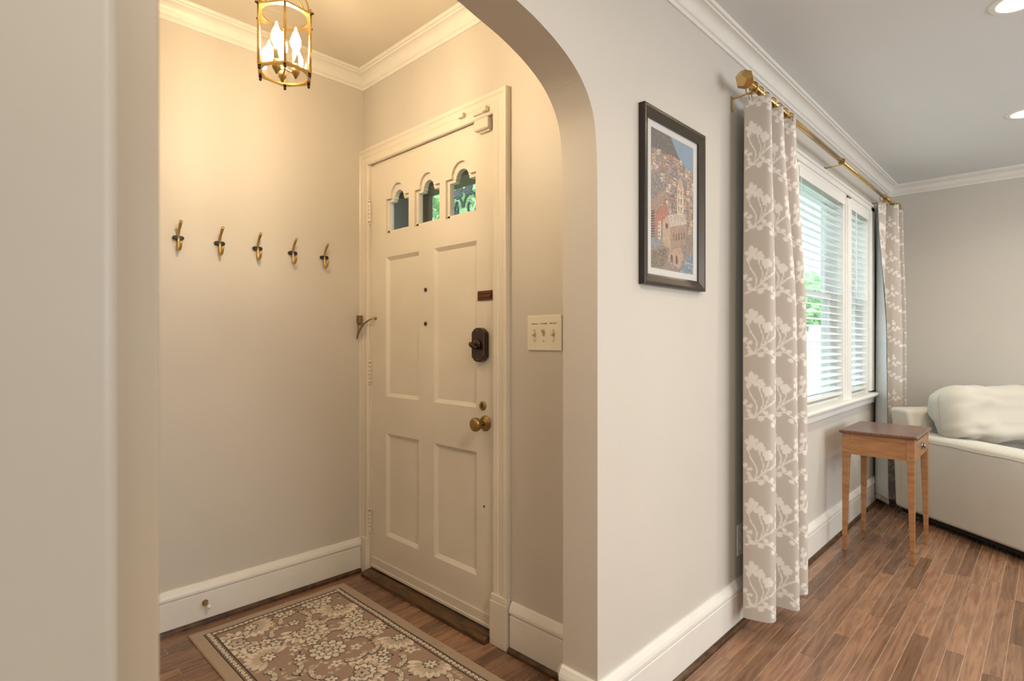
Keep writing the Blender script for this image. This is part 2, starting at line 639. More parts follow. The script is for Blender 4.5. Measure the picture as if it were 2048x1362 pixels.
def arch_strip(mb, arc, ztop, ya, yb):
    n = len(arc)
    vs = []
    for x, z in arc:
        vs += [(x, ya, z), (x, yb, z), (x, ya, ztop), (x, yb, ztop)]
    fs = []
    for i in range(n - 1):
        a, b = 4 * i, 4 * (i + 1)
        fs += [(a, b, b + 2, a + 2), (a + 1, a + 3, b + 3, b + 1), (a, a + 1, b + 1, b), (a + 2, b + 2, b + 3, a + 3)]
    mb.add(vs, fs)


HW = 2.62
w = MB()
arch_strip(w, arc, HW, Y0, YB)
w.box(-0.08, XA0, Y0, YB, 0, HW)
WX0, WX1, WZ0, WZ1 = 2.53, 4.69, 0.80, 2.145
w.box(XA0 - 0.0001, XA0, Y0, YB, 0, 1.60)
w.box(XA1, WX0, Y0, YB, 0, HW)
w.box(WX0, WX1, Y0, YB, 0, WZ0)
w.box(WX0, WX1, Y0, YB, WZ1, HW)
w.box(WX1, XF + 0.12, Y0, YB, 0, HW)
struct(w.build('wall_window', 'wall_paint'), 'greige wall holding the arched opening and the living room window', 'wall')
struct(MB().box(-0.10, XD + 0.15, YH, YH + 0.12, 0, HW).build('wall_hooks', 'wall_paint'), 'beige foyer wall carrying the row of coat hooks', 'wall')
DY0, DY1, DZ1 = 1.606, 2.528, 2.114
w = MB()
w.box(XD, XD + 0.14, YB, DY0, 0, HW).box(XD, XD + 0.14, DY1, YH, 0, HW).box(XD, XD + 0.14, DY0, DY1, DZ1, HW)
struct(w.build('wall_door', 'wall_paint'), 'beige foyer wall around the white front door', 'wall')
struct(MB().box(-0.10, 0.0, YB, YH, 0, HW).build('wall_foyer', 'wall_paint'), 'foyer side wall opposite the front door', 'wall')
struct(MB().box(XF, XF + 0.12, YR, Y0, 0, HW).build('wall_far', 'wall_paint'), 'greige far wall of the living room behind the armchair', 'wall')
struct(MB().box(-2.1, XF + 0.12, YR - 0.12, YR, 0, HW).build('wall_rear', 'wall_paint'), 'living room wall behind the camera', 'wall')
struct(MB().box(-2.2, -2.1, YR, YH, 0, HW).build('wall_hall', 'wall_paint'), 'wall of the room behind the camera', 'wall')
struct(MB().box(-2.1, -0.08, 1.0, 1.1, 0, HW).build('wall_side', 'wall_paint'), 'side wall of the room behind the camera', 'wall')
# wall stub with the cased opening the camera stands in
w = MB()
w.box(-0.08, 0.0600, 0.352, Y0, 0, HW).box(-0.08, 0.0600, YR, -0.75, 0, HW).box(-0.08, 0.06, -0.75, 0.352, 2.15, HW)
struct(w.build('wall_left', 'wall_paint'), 'short wall beside the near cased opening', 'wall')
struct(MB().box(-2.1, XF + 0.1, YR, YB, HL, HL + 0.05).build('ceiling', 'ceiling_paint'), 'flat white living room ceiling with recessed lights', 'ceiling')
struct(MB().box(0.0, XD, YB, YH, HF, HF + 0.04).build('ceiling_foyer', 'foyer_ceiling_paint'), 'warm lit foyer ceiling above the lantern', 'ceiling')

# near jamb board with a rounded edge, and the casing edge behind it
jb = MB()
prof = [(-0.09, 0.338), (0.0560, 0.338)]
for k in range(1, 7):
    a = k / 6 * math.pi / 2
    prof.append((0.0560 + 0.0062 * math.sin(a), 0.338 + 0.0062 * (1 - math.cos(a))))
prof += [(0.0622, 0.352), (-0.09, 0.352)]
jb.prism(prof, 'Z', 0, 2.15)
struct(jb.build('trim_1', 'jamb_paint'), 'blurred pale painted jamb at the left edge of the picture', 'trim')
cs = MB()
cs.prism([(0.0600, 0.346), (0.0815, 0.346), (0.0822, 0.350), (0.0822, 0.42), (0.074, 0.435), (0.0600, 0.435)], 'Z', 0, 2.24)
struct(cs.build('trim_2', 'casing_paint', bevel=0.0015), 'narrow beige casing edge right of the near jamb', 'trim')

# ------------------------------------------------------------------ crown mouldings, baseboards, shoe mouldings
crown = [(0, -0.083), (0.007, -0.083), (0.009, -0.070), (0.016, -0.066), (0.017, -0.060), (0.012, -0.057)]
for k in range(8):
    a = k / 7 * math.pi / 2
    crown.append((0.013 + 0.033 * (1 - math.cos(a)), -0.055 + 0.035 * math.sin(a)))
crown += [(0.049, -0.020), (0.051, -0.014), (0.060, -0.013), (0.062, -0.009), (0.062, 0), (0, 0)]
struct(MB().sweep([(0.06, Y0), (XF, Y0), (XF, YR)], crown, HL).build('trim_3', 'trim_paint'), 'white crown moulding along the living room ceiling', 'trim')
struct(MB().sweep([(0.0, YH), (XD, YH), (XD, YB), (0.0, YB)], crown, HF, closed=True).build('trim_4', 'trim_paint'), 'cream crown moulding around the foyer ceiling', 'trim')
base = [(0, 0.190), (0.006, 0.190), (0.010, 0.187), (0.0135, 0.180), (0.018, 0.172), (0.0215, 0.162), (0.022, 0.152), (0.019, 0.147), (0.0135, 0.1455),
        (0.0135, 0.1415), (0.016, 0.1395), (0.018, 0.137), (0.018, 0.0), (0, 0)]
shoe = [(0.018, 0.020), (0.0225, 0.0195), (0.0285, 0.0165), (0.0325, 0.011), (0.034, 0.0), (0.018, 0.0)]
struct(MB().sweep([(XA1, YB), (XA1, Y0), (XF, Y0), (XF, YR)], base).build('baseboard_window', 'trim_paint'), 'white baseboard below the picture and window', 'baseboard')
bh = [(d, z * 0.92) for d, z in base]
struct(MB().sweep([(0.0, YB), (0.0, YH), (XD, YH)], bh).build('baseboard_hooks', 'trim_paint'), 'cream baseboard below the coat hooks with door stop', 'baseboard')
struct(MB().sweep([(XD, 1.500), (XD, YB), (XA1, YB)], base).build('baseboard_door', 'trim_paint'), 'cream baseboard between door casing and arch', 'baseboard')
struct(MB().sweep([(XA1 - 0.0, Y0), (XF, Y0), (XF, YR)], shoe).build('trim_5', 'dark_shoe'), 'dark brown shoe moulding along the window wall floor', 'trim')
struct(MB().sweep([(0.0, YB), (0.0, YH), (XD - 0.03, YH)], shoe).build('trim_6', 'dark_shoe'), 'dark brown shoe moulding below the coat hook wall', 'trim')
struct(MB().sweep([(XD, 1.500), (XD, YB), (XA1, YB)], shoe).build('trim_7', 'dark_shoe'), 'dark brown shoe moulding right of the front door', 'trim')

# ------------------------------------------------------------------ front door casing, threshold
cas = [(0.0, 0.0), (0.0, 0.014), (0.006, 0.017), (0.030, 0.017), (0.036, 0.014), (0.042, 0.017), (0.062, 0.020), (0.068, 0.024), (0.082, 0.024), (0.084, 0.020), (0.084, 0.0)]
# (u across the casing from its inner edge, p projection from wall)
t = struct(thing('trim_8', None, None), 'cream casing around the front door', 'trim')
yi0, yi1, zt = 1.598, 2.529, 2.104


def casing_side(sign, yin, wmax):
    mb = MB()
    pr = [(min(u, wmax), p) for u, p in cas]
    n = len(pr)
    vs = [(XD - p, yin + sign * u, 0.0) for u, p in pr] + [(XD - p, yin + sign * u, zt + u) for u, p in pr]
    fs = [(i, i + 1, i + 1 + n, i + n) for i in range(n - 1)] + [tuple(range(n)), tuple(range(n, 2 * n))]
    return mb.add(vs, fs)


casing_side(-1, yi0, 0.09).build('side_casing', 'door_paint', t)
casing_side(1, yi1, 0.0655).build('side_casing', 'door_paint', t)
mb = MB(); n = len(cas)
vs = [(XD - p, yi0 - u, zt + u) for u, p in cas] + [(XD - p, min(yi1 + u, YH - 0.0005), zt + u) for u, p in cas]
mb.add(vs, [(i, i + 1, i + 1 + n, i + n) for i in range(n - 1)] + [tuple(range(n)), tuple(range(n, 2 * n))])
mb.build('head_casing', 'door_paint', t)
MB().box(XD - 0.030, XD, 1.508, 1.602, 0.0, 0.175).prism([(1.508, 0.175), (1.602, 0.175), (1.598, 0.20), (1.514, 0.20)], 'X', XD - 0.026, XD).build('plinth_block', 'door_paint', t, bevel=0.003)
MB().box(XD - 0.028, XD, 2.527, YH - 0.0225, 0.0, 0.185).build('plinth_block', 'door_paint', t, bevel=0.003)
# jamb lining inside the wall
MB().box(XD + 0.0, XD + 0.14, DY0 - 0.02, DY0 + 0.003, 0, DZ1).box(XD, XD + 0.14, DY1 - 0.003, DY1 + 0.02, 0, DZ1).box(XD, XD + 0.14, DY0, DY1, DZ1 - 0.003, DZ1 + 0.02).build('jamb', 'door_paint', t)
th = MB().prism([(XD - 0.058, 0.0), (XD - 0.056, 0.016), (XD - 0.040, 0.026), (XD - 0.01, 0.029), (XD + 0.14, 0.029), (XD + 0.14, 0.0)], 'Y', 1.604, 2.523)
struct(th.build('trim_9', 'threshold_wood', bevel=0.002), 'worn dark brown wooden threshold under the front door', 'threshold')

# ------------------------------------------------------------------ front door
FX, BX = XD + 0.006, XD + 0.050
door = struct(thing('door_1', None, None, (0, 0, 0)), 'white front door with four panels and three small arched panes', 'door')
Yr, Yl = 1.611, 2.5235
zb, ztop = 0.034, 2.108
st = [(Yr, 1.716), (2.392, Yl)]
for a, b in st:
    MB().box(FX, BX, a, b, zb, ztop).build('stile', 'door_paint', door)
MB().box(FX, BX, 2.003, 2.118, 0.224, 0.737).build('centre_stile', 'door_paint', door)
MB().box(FX, BX, 2.003, 2.118, 0.921, 1.616).build('centre_stile', 'door_paint', door)
for a, b in ((zb, 0.224), (0.737, 0.921), (1.616, 1.735)):
    MB().box(FX, BX, 1.716, 2.392, a, b).build('rail', 'door_paint', door)
for ya, yb in ((2.118, 2.392), (1.716, 2.003)):
    for za, zc in ((0.224, 0.737), (0.921, 1.616)):
        i, d = 0.017, 0.013
        mb = MB()
        o_ = [(FX, ya, za), (FX, yb, za), (FX, yb, zc), (FX, ya, zc)]
        q_ = [(FX + d, ya + i, za + i), (FX + d, yb - i, za + i), (FX + d, yb - i, zc - i), (FX + d, ya + i, zc - i)]
        b_ = [(BX - 0.01, ya, za), (BX - 0.01, yb, za), (BX - 0.01, yb, zc), (BX - 0.01, ya, zc)]
        mb.add(o_ + q_ + b_, [(0, 1, 5, 4), (1, 2, 6, 5), (2, 3, 7, 6), (3, 0, 4, 7), (4, 5, 6, 7), (11, 10, 9, 8)] + [(k, 8 + k, 8 + (k + 1) % 4, (k + 1) % 4) for k in range(4)])
        mb.build('panel', 'door_paint', door)
lites = [(2.199, 2.392), (1.963, 2.151), (1.720, 1.920)]


def lobed_top(yv, a, b, ins):
    a2, b2 = a + ins, b - ins
    m, hw = (a + b) / 2, (b - a) / 2
    r = hw * 0.60 - ins
    zs = 1.905 - ins
    if abs(yv - m) < r:
        return max(zs + 0.0, zs + ins * 0.4 + math.sqrt(max(r * r - (yv - m) ** 2, 0)) * (0.062 / (hw * 0.60)))
    return zs


def lobed_cols(a, b, ins):
    """columns (y, z top) over one opening, doubled where the shoulder steps"""
    m, hw = (a + b) / 2, (b - a) / 2
    r = hw * 0.60 - ins
    zs = 1.905 - ins
    cols = [(a + ins, zs), (m - r, zs)]
    for k in range(0, 17):
        an = math.pi - k / 16 * math.pi
        yv = m + r * math.cos(an)
        cols.append((yv, zs + 0.004 + math.sin(an) * (0.062 - ins)))
    cols += [(m + r, zs), (b - ins, zs)]
    return cols


def plate_with_lites(mb, y0, y1, z0, z1, x0, x1, holes, zbot):
    """solid plate between y0,y1 / z0,z1 with column-shaped holes above zbot"""
    cur = y0
    for cols in sorted(holes, key=lambda c: c[0][0]):
        mb.box(x0, x1, cur, cols[0][0], z0, z1)
        if zbot > z0 + 1e-6: mb.box(x0, x1, cols[0][0], cols[-1][0], z0, zbot)
        arch_x(mb, cols, z1, x0, x1)
        cur = cols[-1][0]
    mb.box(x0, x1, cur, y1, z0, z1)


def arch_x(mb, cols, ztop_, xa, xb):
    vs, fs = [], []
    for yv, z in cols:
        vs += [(xa, yv, z), (xb, yv, z), (xa, yv, ztop_), (xb, yv, ztop_)]
    for i in range(len(cols) - 1):
        a, b = 4 * i, 4 * (i + 1)
        if abs(cols[i][0] - cols[i + 1][0]) > 1e-7:
            fs += [(a, b, b + 2, a + 2), (a + 1, a + 3, b + 3, b + 1), (a + 2, b + 2, b + 3, a + 3)]
        fs.append((a, a + 1, b + 1, b))
    mb.add(vs, fs)


mb = MB()
plate_with_lites(mb, 1.716, 2.392, 1.735, ztop, FX, BX, [lobed_cols(max(a, 1.7165), min(b, 2.3915), 0.0) for a, b in lites], 1.735)
mb.build('top_rail', 'door_paint', door)
for a, b in lites:
    mb = MB()
    cols = lobed_cols(a, b, 0.016)
    mb.box(FX + 0.012, BX - 0.008, a, a + 0.016, 1.735, 1.905).box(FX + 0.012, BX - 0.008, b - 0.016, b, 1.735, 1.905).box(FX + 0.012, BX - 0.008, a, b, 1.735, 1.748)
    m_ = lobed_cols(a, b, 0.0)
    # thin ring between the outer and the inner lobed line
    n = 40
    def top_at(cols, yv):
        z = 0
        for (y1_, z1_), (y2_, z2_) in zip(cols[:-1], cols[1:]):
            if y1_ <= yv <= y2_ and y2_ > y1_:
                z = max(z, z1_ + (z2_ - z1_) * (yv - y1_) / (y2_ - y1_))
        return z
    ys = sorted(set([round(a + 1e-5 + (b - a - 2e-5) * k / n, 6) for k in range(n + 1)]))
    for y1_, y2_ in zip(ys[:-1], ys[1:]):
        ymid = (y1_ + y2_) / 2
        lo, hi = max(top_at(cols, ymid), 1.735 if cols[0][0] < ymid < cols[-1][0] else 1.889), top_at(m_, ymid)
        if not (cols[0][0] < ymid < cols[-1][0]): continue
        if hi > lo + 0.001: mb.box(FX + 0.012, BX - 0.008, y1_, y2_, lo, hi)
    ring = mb.build('pane_moulding', 'door_paint', door)
    g = MB()
    gp = [(a + 0.01, 1.742), (b - 0.01, 1.742)] + [(yv, z) for yv, z in reversed(lobed_cols(a, b, 0.008))]
    g.prism(gp, 'X', FX + 0.024, FX + 0.027).build('pane', 'window_glass', door)
# sweep at the bottom of the door
MB().box(FX - 0.006, FX, Yr + 0.004, Yl - 0.004, zb + 0.006, zb + 0.055).box(FX - 0.010, FX, Yr + 0.004, Yl - 0.004, zb + 0.002, zb + 0.016).build('door_sweep', 'door_paint', door, bevel=0.0015)
# hinges
for z in (1.863, 1.036, 0.274):
    hg = MB()
    for k in range(5):
        hg.lathe([(0.0075, 0), (0.0075, 0.0172)], (FX - 0.012, 2.5255, z - 0.05 + k * 0.02), 'Z', 12)
    hg.lathe([(0.001, 0), (0.005, 0.003), (0.006, 0.007), (0.004, 0.011)], (FX - 0.012, 2.5255, z + 0.049), 'Z', 12)
    hg.lathe([(0.004, 0), (0.0065, 0.004), (0.004, 0.009), (0.001, 0.014)], (FX - 0.012, 2.5255, z - 0.064), 'Z', 12)
    ho = hg.build('hinge', 'door_paint', door, smooth=False)
    MB().lathe([(0.0058, 0), (0.0058, 0.098)], (FX - 0.012, 2.5255, z - 0.05), 'Z', 12).build('pin', 'old_brass', ho)
# plugs of an old peephole
for z in (1.433, 1.277):
    MB().lathe([(0.0001, 0.0), (0.0085, 0.0), (0.010, 0.003), (0.0085, 0.005), (0.0001, 0.0055)], (FX + 0.0005, 2.064, z), '-X', 18).build('plug', 'bronze', door, smooth=True)
# upper night latch plate
pl = MB().box(FX - 0.006, FX, 1.614, 1.706, 1.364, 1.404).build('latch_plate', 'copper_brown', door, bevel=0.003)
MB().box(FX - 0.012, FX - 0.005, 1.622, 1.698, 1.374, 1.385).box(FX - 0.010, FX - 0.005, 1.622, 1.698, 1.390, 1.398).build('latch_rib', 'copper_brown', pl, bevel=0.002)
# keypad deadbolt, bronze housing
hp = [(1.640, 1.132), (1.655, 1.118), (1.668, 1.112), (1.690, 1.112), (1.703, 1.118), (1.717, 1.132), (1.717, 1.232), (1.703, 1.246), (1.690, 1.252), (1.668, 1.252), (1.655, 1.246), (1.640, 1.232)]
lk = MB().prism(hp, 'X', FX - 0.030, FX).build('deadbolt', 'bronze', door, bevel=0.005, segs=3)
MB().lathe([(0.021, 0), (0.021, 0.006), (0.016, 0.010), (0.001, 0.011)], (FX - 0.030, 1.6785, 1.184), '-X', 24).build('collar', 'bronze', lk, smooth=True)
tt = MB()
tt.tube(bez((FX - 0.040, 1.668, 1.170), (FX - 0.050, 1.676, 1.170), (FX - 0.054, 1.692, 1.182), (FX - 0.052, 1.700, 1.192), 8), [0.006, 0.009, 0.010, 0.010, 0.010, 0.010, 0.010, 0.008, 0.004], 12)
tt.build('thumb_turn', 'bronze', lk, smooth=True)
for z in (1.123, 1.241):
    MB().lathe([(0.003, 0), (0.002, 0.0015)], (FX - 0.030, 1.6785, z), '-X', 10).build('screw', 'chrome_dark', lk)
# key cylinder and knob
kc = MB().lathe([(0.0185, 0), (0.0185, 0.004), (0.015, 0.008), (0.0005, 0.009)], (FX, 1.677, 0.932), '-X', 22).build('lock_cylinder', 'old_brass', door, smooth=False, bevel=0.001)
MB().box(FX - 0.014, FX - 0.008, 1.674, 1.680, 0.922, 0.942).build('turn_piece', 'old_brass', kc, bevel=0.0015)
rs = MB().lathe([(0.0315, 0), (0.0315, 0.003), (0.028, 0.007), (0.014, 0.009), (0.013, 0.012)], (FX, 1.662, 0.862), '-X', 28).build('rose', 'old_brass', door, smooth=True)
MB().lathe([(0.010, 0.0), (0.010, 0.020), (0.012, 0.026), (0.022, 0.030), (0.0275, 0.038), (0.0285, 0.046), (0.026, 0.054), (0.019, 0.059), (0.0005, 0.0605)], (FX - 0.010, 1.662, 0.862), '-X', 28).build('knob', 'old_brass', rs, smooth=True)
MB().lathe([(0.0045, 0), (0.0045, 0.0012), (0.0005, 0.0014)], (FX, 1.670, 0.520), '-X', 10).build('keyhole', 'dark_hole', door)
# surface contact sensor at the upper corner of the door
sn = thing('door_sensor', 'small cream alarm sensor at the top right corner of the front door', 'sensor', (FX, 1.666, 2.078))
MB().box(-0.030, 0.0, -0.048, 0.038, -0.024, 0.022).build('housing', 'sensor_white', sn, bevel=0.007, segs=3)
MB().box(-0.014, 0.0, -0.040, 0.022, -0.031, -0.022).build('clip', 'sensor_white', sn, bevel=0.002)
mg = thing('sensor_magnet', 'cream sensor bracket fixed on the head casing above the door', 'sensor', (XD - 0.020, 1.66, 2.128))
MB().box(-0.006, 0.004, -0.035, 0.045, -0.010, 0.008).build('bracket', 'sensor_white', mg, bevel=0.002)
MB().box(-0.018, 0.004, -0.044, -0.020, -0.012, 0.010).build('lug', 'sensor_white', mg, bevel=0.004)
pc = thing('casing_clip', 'tiny cream clip on the door head casing left of the sensor', 'clip', (XD - 0.020, 1.775, 2.138))
MB().box(-0.014, 0.002, -0.016, 0.018, -0.006, 0.004).build('base', 'sensor_white', pc, bevel=0.002)
MB().box(-0.014, 0.002, -0.016, -0.002, 0.003, 0.014).build('tab', 'sensor_white', pc, bevel=0.003)
# armoured cable loop by the hinges
cb = thing('door_cable', 'brass armoured cable loop between door edge and hinge casing', 'cable', (XD - 0.03, 2.58, 1.30))
MB().box(-0.014, 0.006, -0.016, 0.010, -0.012, 0.030).build('terminal_box', 'old_brass', cb, bevel=0.002)
pts = bez((-0.006, 0.003, -0.008), (-0.006, 0.004, -0.04), (-0.012, 0.002, -0.075), (-0.016, 0.000, -0.088), 8) + \
    bez((-0.016, 0.000, -0.088), (-0.020, -0.014, -0.06), (-0.012, -0.06, 0.01), (0.030, -0.094, 0.014), 12)[1:]
MB().tube(pts, 0.0038, 10).build('cable', 'old_brass', cb, smooth=True)
MB().tube([(-0.006, -0.008, -0.008), (-0.012, -0.004, -0.05), (-0.016, 0.000, -0.088)], 0.0026, 8).build('cable', 'old_brass', cb, smooth=True)
MB().lathe([(0.009, 0), (0.009, 0.004), (0.005, 0.008)], (0.036, -0.094, 0.014), '-X', 14).build('ferrule', 'old_brass', cb)

# ------------------------------------------------------------------ exterior side of the door: reveal and storm frame
ex = struct(thing('trim_10', None, None), 'brown storm frame and blue grey reveal outside the front door', 'trim')
MB().box(XD + 0.14, XD + 0.27, 2.521, 2.62, 0, 2.30).build('reveal', 'exterior_grey', ex)
MB().box(XD + 0.14, XD + 0.27, 1.50, 1.606, 0, 2.30).build('reveal', 'exterior_grey', ex)
MB().box(XD + 0.24, XD + 0.275, 2.36, 2.521, 0, 2.2).build('storm_stile', 'storm_brown', ex, bevel=0.004)
MB().box(XD + 0.275, XD + 0.285, 2.385, 2.41, 0, 2.2).build('storm_bead', 'tassel_wood', ex, bevel=0.002)
MB().box(XD + 0.24, XD + 0.275, 1.606, 1.68, 0, 2.2).build('storm_stile', 'storm_brown', ex, bevel=0.004)
MB().box(XD + 0.14, XD + 0.275, 1.606, 2.521, 1.965, 2.2).build('storm_head', 'storm_brown', ex, bevel=0.004)

# ------------------------------------------------------------------ window unit
CAS_W = 0.10
wins = [(2.53, 3.00), (3.11, 4.047), (4.157, 4.69)]
tr = struct(thing('trim_11', None, None), 'white casing, stool and apron of the triple window', 'window trim')
MB().prism([(2.45, 0.835), (2.53, 0.835), (2.53, 2.17), (2.45, 2.17)], 'Y', Y0 - 0.02, Y0).build('side_casing', 'window_paint', tr, bevel=0.003)
MB().prism([(4.69, 0.835), (4.79, 0.835), (4.79, 2.17), (4.69, 2.17)], 'Y', Y0 - 0.02, Y0).build('side_casing', 'window_paint', tr, bevel=0.003)
MB().box(2.45, 4.79, Y0 - 0.020, Y0, 2.138, 2.168).box(2.44, 4.80, Y0 - 0.030, Y0, 2.168, 2.182).box(2.53, 4.69, Y0 - 0.012, Y0, 2.118, 2.138).build('head_casing', 'window_paint', tr, bevel=0.003)
for a, b in ((3.00, 3.11), (4.047, 4.157)):
    MB().box(a, b, Y0 - 0.012, YB - 0.01, 0.81, 2.145).box(a + 0.012, b - 0.012, Y0 - 0.020, Y0, 0.82, 2.12).build('mullion', 'window_paint', tr, bevel=0.002)
MB().box(2.42, 4.83, Y0 - 0.055, Y0 + 0.05, 0.800, 0.822).build('stool', 'window_paint', tr, bevel=0.008, segs=3)
MB().prism([(Y0 - 0.034, 0.800), (Y0 - 0.030, 0.786), (Y0 - 0.020, 0.778), (Y0 - 0.018, 0.752), (Y0 - 0.012, 0.744), (Y0, 0.744), (Y0, 0.800)], 'X', 2.45, 4.79).build('apron', 'window_paint', tr)

for wi, (a, b) in enumerate(wins):
    nm = ('left narrow sash window behind the near curtain', 'wide middle sash window behind white blinds', 'narrow right sash window next to the far curtain')[wi]
    wn = struct(thing('window_%d' % (wi + 1), None, None, (a, 0, 0)), nm, 'window')
    W_ = b - a
    MB().box(0, 0.02, Y0, YB, 0.81, 2.145).box(W_ - 0.02, W_, Y0, YB, 0.81, 2.145).box(0, W_, Y0, YB, 2.125, 2.145).box(0, W_, Y0 + 0.03, YB + 0.03, 0.80, 0.835).build('window_frame', 'window_paint', wn)
    for nm2, z0, z1, yy in (('lower_sash', 0.835, 1.50, 1.048), ('upper_sash', 1.465, 2.125, 1.074)):
        sb = MB()
        sb.box(0.02, 0.062, yy - 0.012, yy + 0.012, z0, z1).box(W_ - 0.062, W_ - 0.02, yy - 0.012, yy + 0.012, z0, z1)
        sb.box(0.062, W_ - 0.062, yy - 0.012, yy + 0.012, z0, z0 + (0.06 if nm2[0] == 'l' else 0.035)).box(0.062, W_ - 0.062, yy - 0.012, yy + 0.012, z1 - 0.035, z1)
        so = sb.build(nm2, 'window_paint', wn, bevel=0.002)
        MB().box(0.06, W_ - 0.06, yy - 0.002, yy + 0.002, z0 + 0.03, z1 - 0.03).build('pane', 'window_glass', so)

# ------------------------------------------------------------------ venetian blinds
slat_mesh = {}


def blind(a, b, label, wand):
    W_ = b - a - 0.044
    o = thing('window_blind', label, 'blind', (a + 0.022, 0, 0), group='white window blinds')
    yc = Y0 + 0.030
    MB().box(-0.004, W_ + 0.004, Y0 - 0.010, Y0 - 0.002, 2.066, 2.126).box(-0.004, 0.004, Y0 - 0.01, Y0 + 0.03, 2.066, 2.126).build('valance', 'window_paint', o, bevel=0.002)
    MB().box(0, W_, Y0, Y0 + 0.05, 2.080, 2.122).build('headrail', 'window_paint', o)
    key = round(W_, 3)
    if key not in slat_mesh:
        sm = MB()
        prof = [(-0.0245, 0.0), (-0.012, 0.0022), (0, 0.0030), (0.012, 0.0022), (0.0245, 0.0)]
        n = len(prof)
        vs = [(x, p, zz + dz) for x in (0.003, W_ - 0.003) for dz in (0.0013, -0.0013) for p, zz in prof]
        fs = []
        for i in range(n - 1):
            fs += [(i, i + 1, i + 1 + 2 * n, i + 2 * n), (n + i, n + i + 2 * n, n + i + 1 + 2 * n, n + i + 1)]
        fs += [(0, 2 * n, 3 * n, n), (n - 1, 2 * n - 1, 4 * n - 1, 3 * n - 1), tuple(list(range(n)) + list(range(2 * n - 1, n - 1, -1))), tuple(list(range(2 * n, 3 * n)) + list(range(4 * n - 1, 3 * n - 1, -1)))]
        slat_mesh[key] = sm.add(vs, fs).mesh('slat', 'slat_white')
    z = 2.050
    while z > 0.895:
        s = bpy.data.objects.new('slat', slat_mesh[key])
        s.location = (0, yc, z)
        s.rotation_euler = (math.radians(17), 0, 0)
        C.objects.link(s)
        s.parent = o
        z -= 0.0425
    MB().box(0.001, W_ - 0.001, yc - 0.025, yc + 0.025, 0.856, 0.874).build('bottom_rail', 'window_paint', o, bevel=0.004)
    k = 3 if W_ > 0.7 else 2
    for i in range(k):
        x = 0.11 + (W_ - 0.22) * i / (k - 1)
        MB().box(x - 0.0008, x + 0.0008, yc - 0.0275, yc - 0.0262, 0.86, 2.085).box(x - 0.0008, x + 0.0008, yc + 0.0262, yc + 0.0275, 0.86, 2.085).build('ladder_cord', 'cord', o)
    if wand:
        for x, zz in ((0.045, 1.22), (0.056, 1.045)):
            lc = MB().tube([(x, Y0 - 0.004, 2.07), (x, Y0 - 0.004, zz)], 0.0011, 6).build('lift_cord', 'cord', o)
            MB().lathe([(0.003, 0), (0.0085, -0.005), (0.0095, -0.02), (0.006, -0.032), (0.002, -0.036)], (x, Y0 - 0.004, zz + 0.004), 'Z', 12).build('tassel', 'tassel_wood', lc, smooth=True)
        MB().tube([(W_ - 0.03, Y0 - 0.006, 2.07), (W_ - 0.03, Y0 - 0.006, 1.29)], 0.0018, 6).lathe([(0.003, 0), (0.006, -0.01), (0.006, -0.04), (0.002, -0.05)], (W_ - 0.03, Y0 - 0.006, 1.30), 'Z', 10).build('tilt_wand', 'cord', o)
    else:
        MB().tube([(0.14, Y0 - 0.006, 2.07), (0.14, Y0 - 0.006, 1.49)], 0.0045, 8).build('tilt_wand', 'cord', o)
    return o


blind(*wins[1], 'wide white slatted blind over the middle window with hanging cords', True)
blind(*wins[2], 'narrow white slatted blind over the window beside the far curtain', False)
blind(*wins[0], 'narrow white slatted blind mostly hidden behind the near curtain', False)

# ------------------------------------------------------------------ curtain rod
YROD, ZROD = 0.875, 2.232
rod = thing('curtain_rod', 'long brass curtain rod with faceted finial above the window', 'curtain rod', (2.2, YROD, ZROD))
MB().tube([(0.03, 0, 0), (1.42, 0, 0)], 0.0125, 16).build('outer_tube', 'brass', rod, smooth=True)
MB().tube([(1.40, 0, -0.001), (2.92, 0, -0.001)], 0.0102, 16).build('inner_tube', 'brass', rod, smooth=True)


def dodeca(r):
    phi = (1 + 5 ** 0.5) / 2
    pts = [(a, b, c) for a in (-1, 1) for b in (-1, 1) for c in (-1, 1)]
    for a in (-1, 1):
        for b in (-1, 1):
            pts += [(0, a / phi, b * phi), (a / phi, b * phi, 0), (a * phi, 0, b / phi)]
    bm = bmesh.new()
    for p in pts: bm.verts.new(Vector(p).normalized() * r)
    bmesh.ops.convex_hull(bm, input=bm.verts)
    bmesh.ops.dissolve_limit(bm, angle_limit=0.05, verts=bm.verts, edges=bm.edges)
    bm.verts.ensure_lookup_table()
    mb = MB()
    idx = {v: i for i, v in enumerate(bm.verts)}
    mb.add([v.co.copy() for v in bm.verts], [tuple(idx[v] for v in f.verts) for f in bm.faces])
    bm.free()
    return mb


for x in (0.012, 2.955):
    fo = dodeca(0.038).build('finial', 'brass', rod)
    fo.location = (x, 0, 0)
    fo.rotation_euler = (0.35, 0.5, 0.2)
for x in (0.105, 1.417, 2.60):
    bk = MB()
    bk.tube([(x, 0.0, -0.018), (x, 0.045, -0.020), (x, 0.084, -0.021)], 0.0040, 8)
    bk.box(x - 0.008, x + 0.008, 0.0855, 0.0895, -0.075, -0.012)
    ring = [(x, 0.0165 * math.cos(k / 16 * 2 * math.pi), 0.0165 * math.sin(k / 16 * 2 * math.pi)) for k in range(17)]
    bk.tube(ring, 0.0032, 8, cap=False)
    bk.build('bracket', 'brass', rod, smooth=False)

# ------------------------------------------------------------------ curtains: woven willow branch pattern
TW, THh = 0.36, 0.255
bgc, wh = lin(190, 181, 172), lin(226, 221, 215)
tile = Raster(TW * 3, THh * 3, 0.0025, bgc)


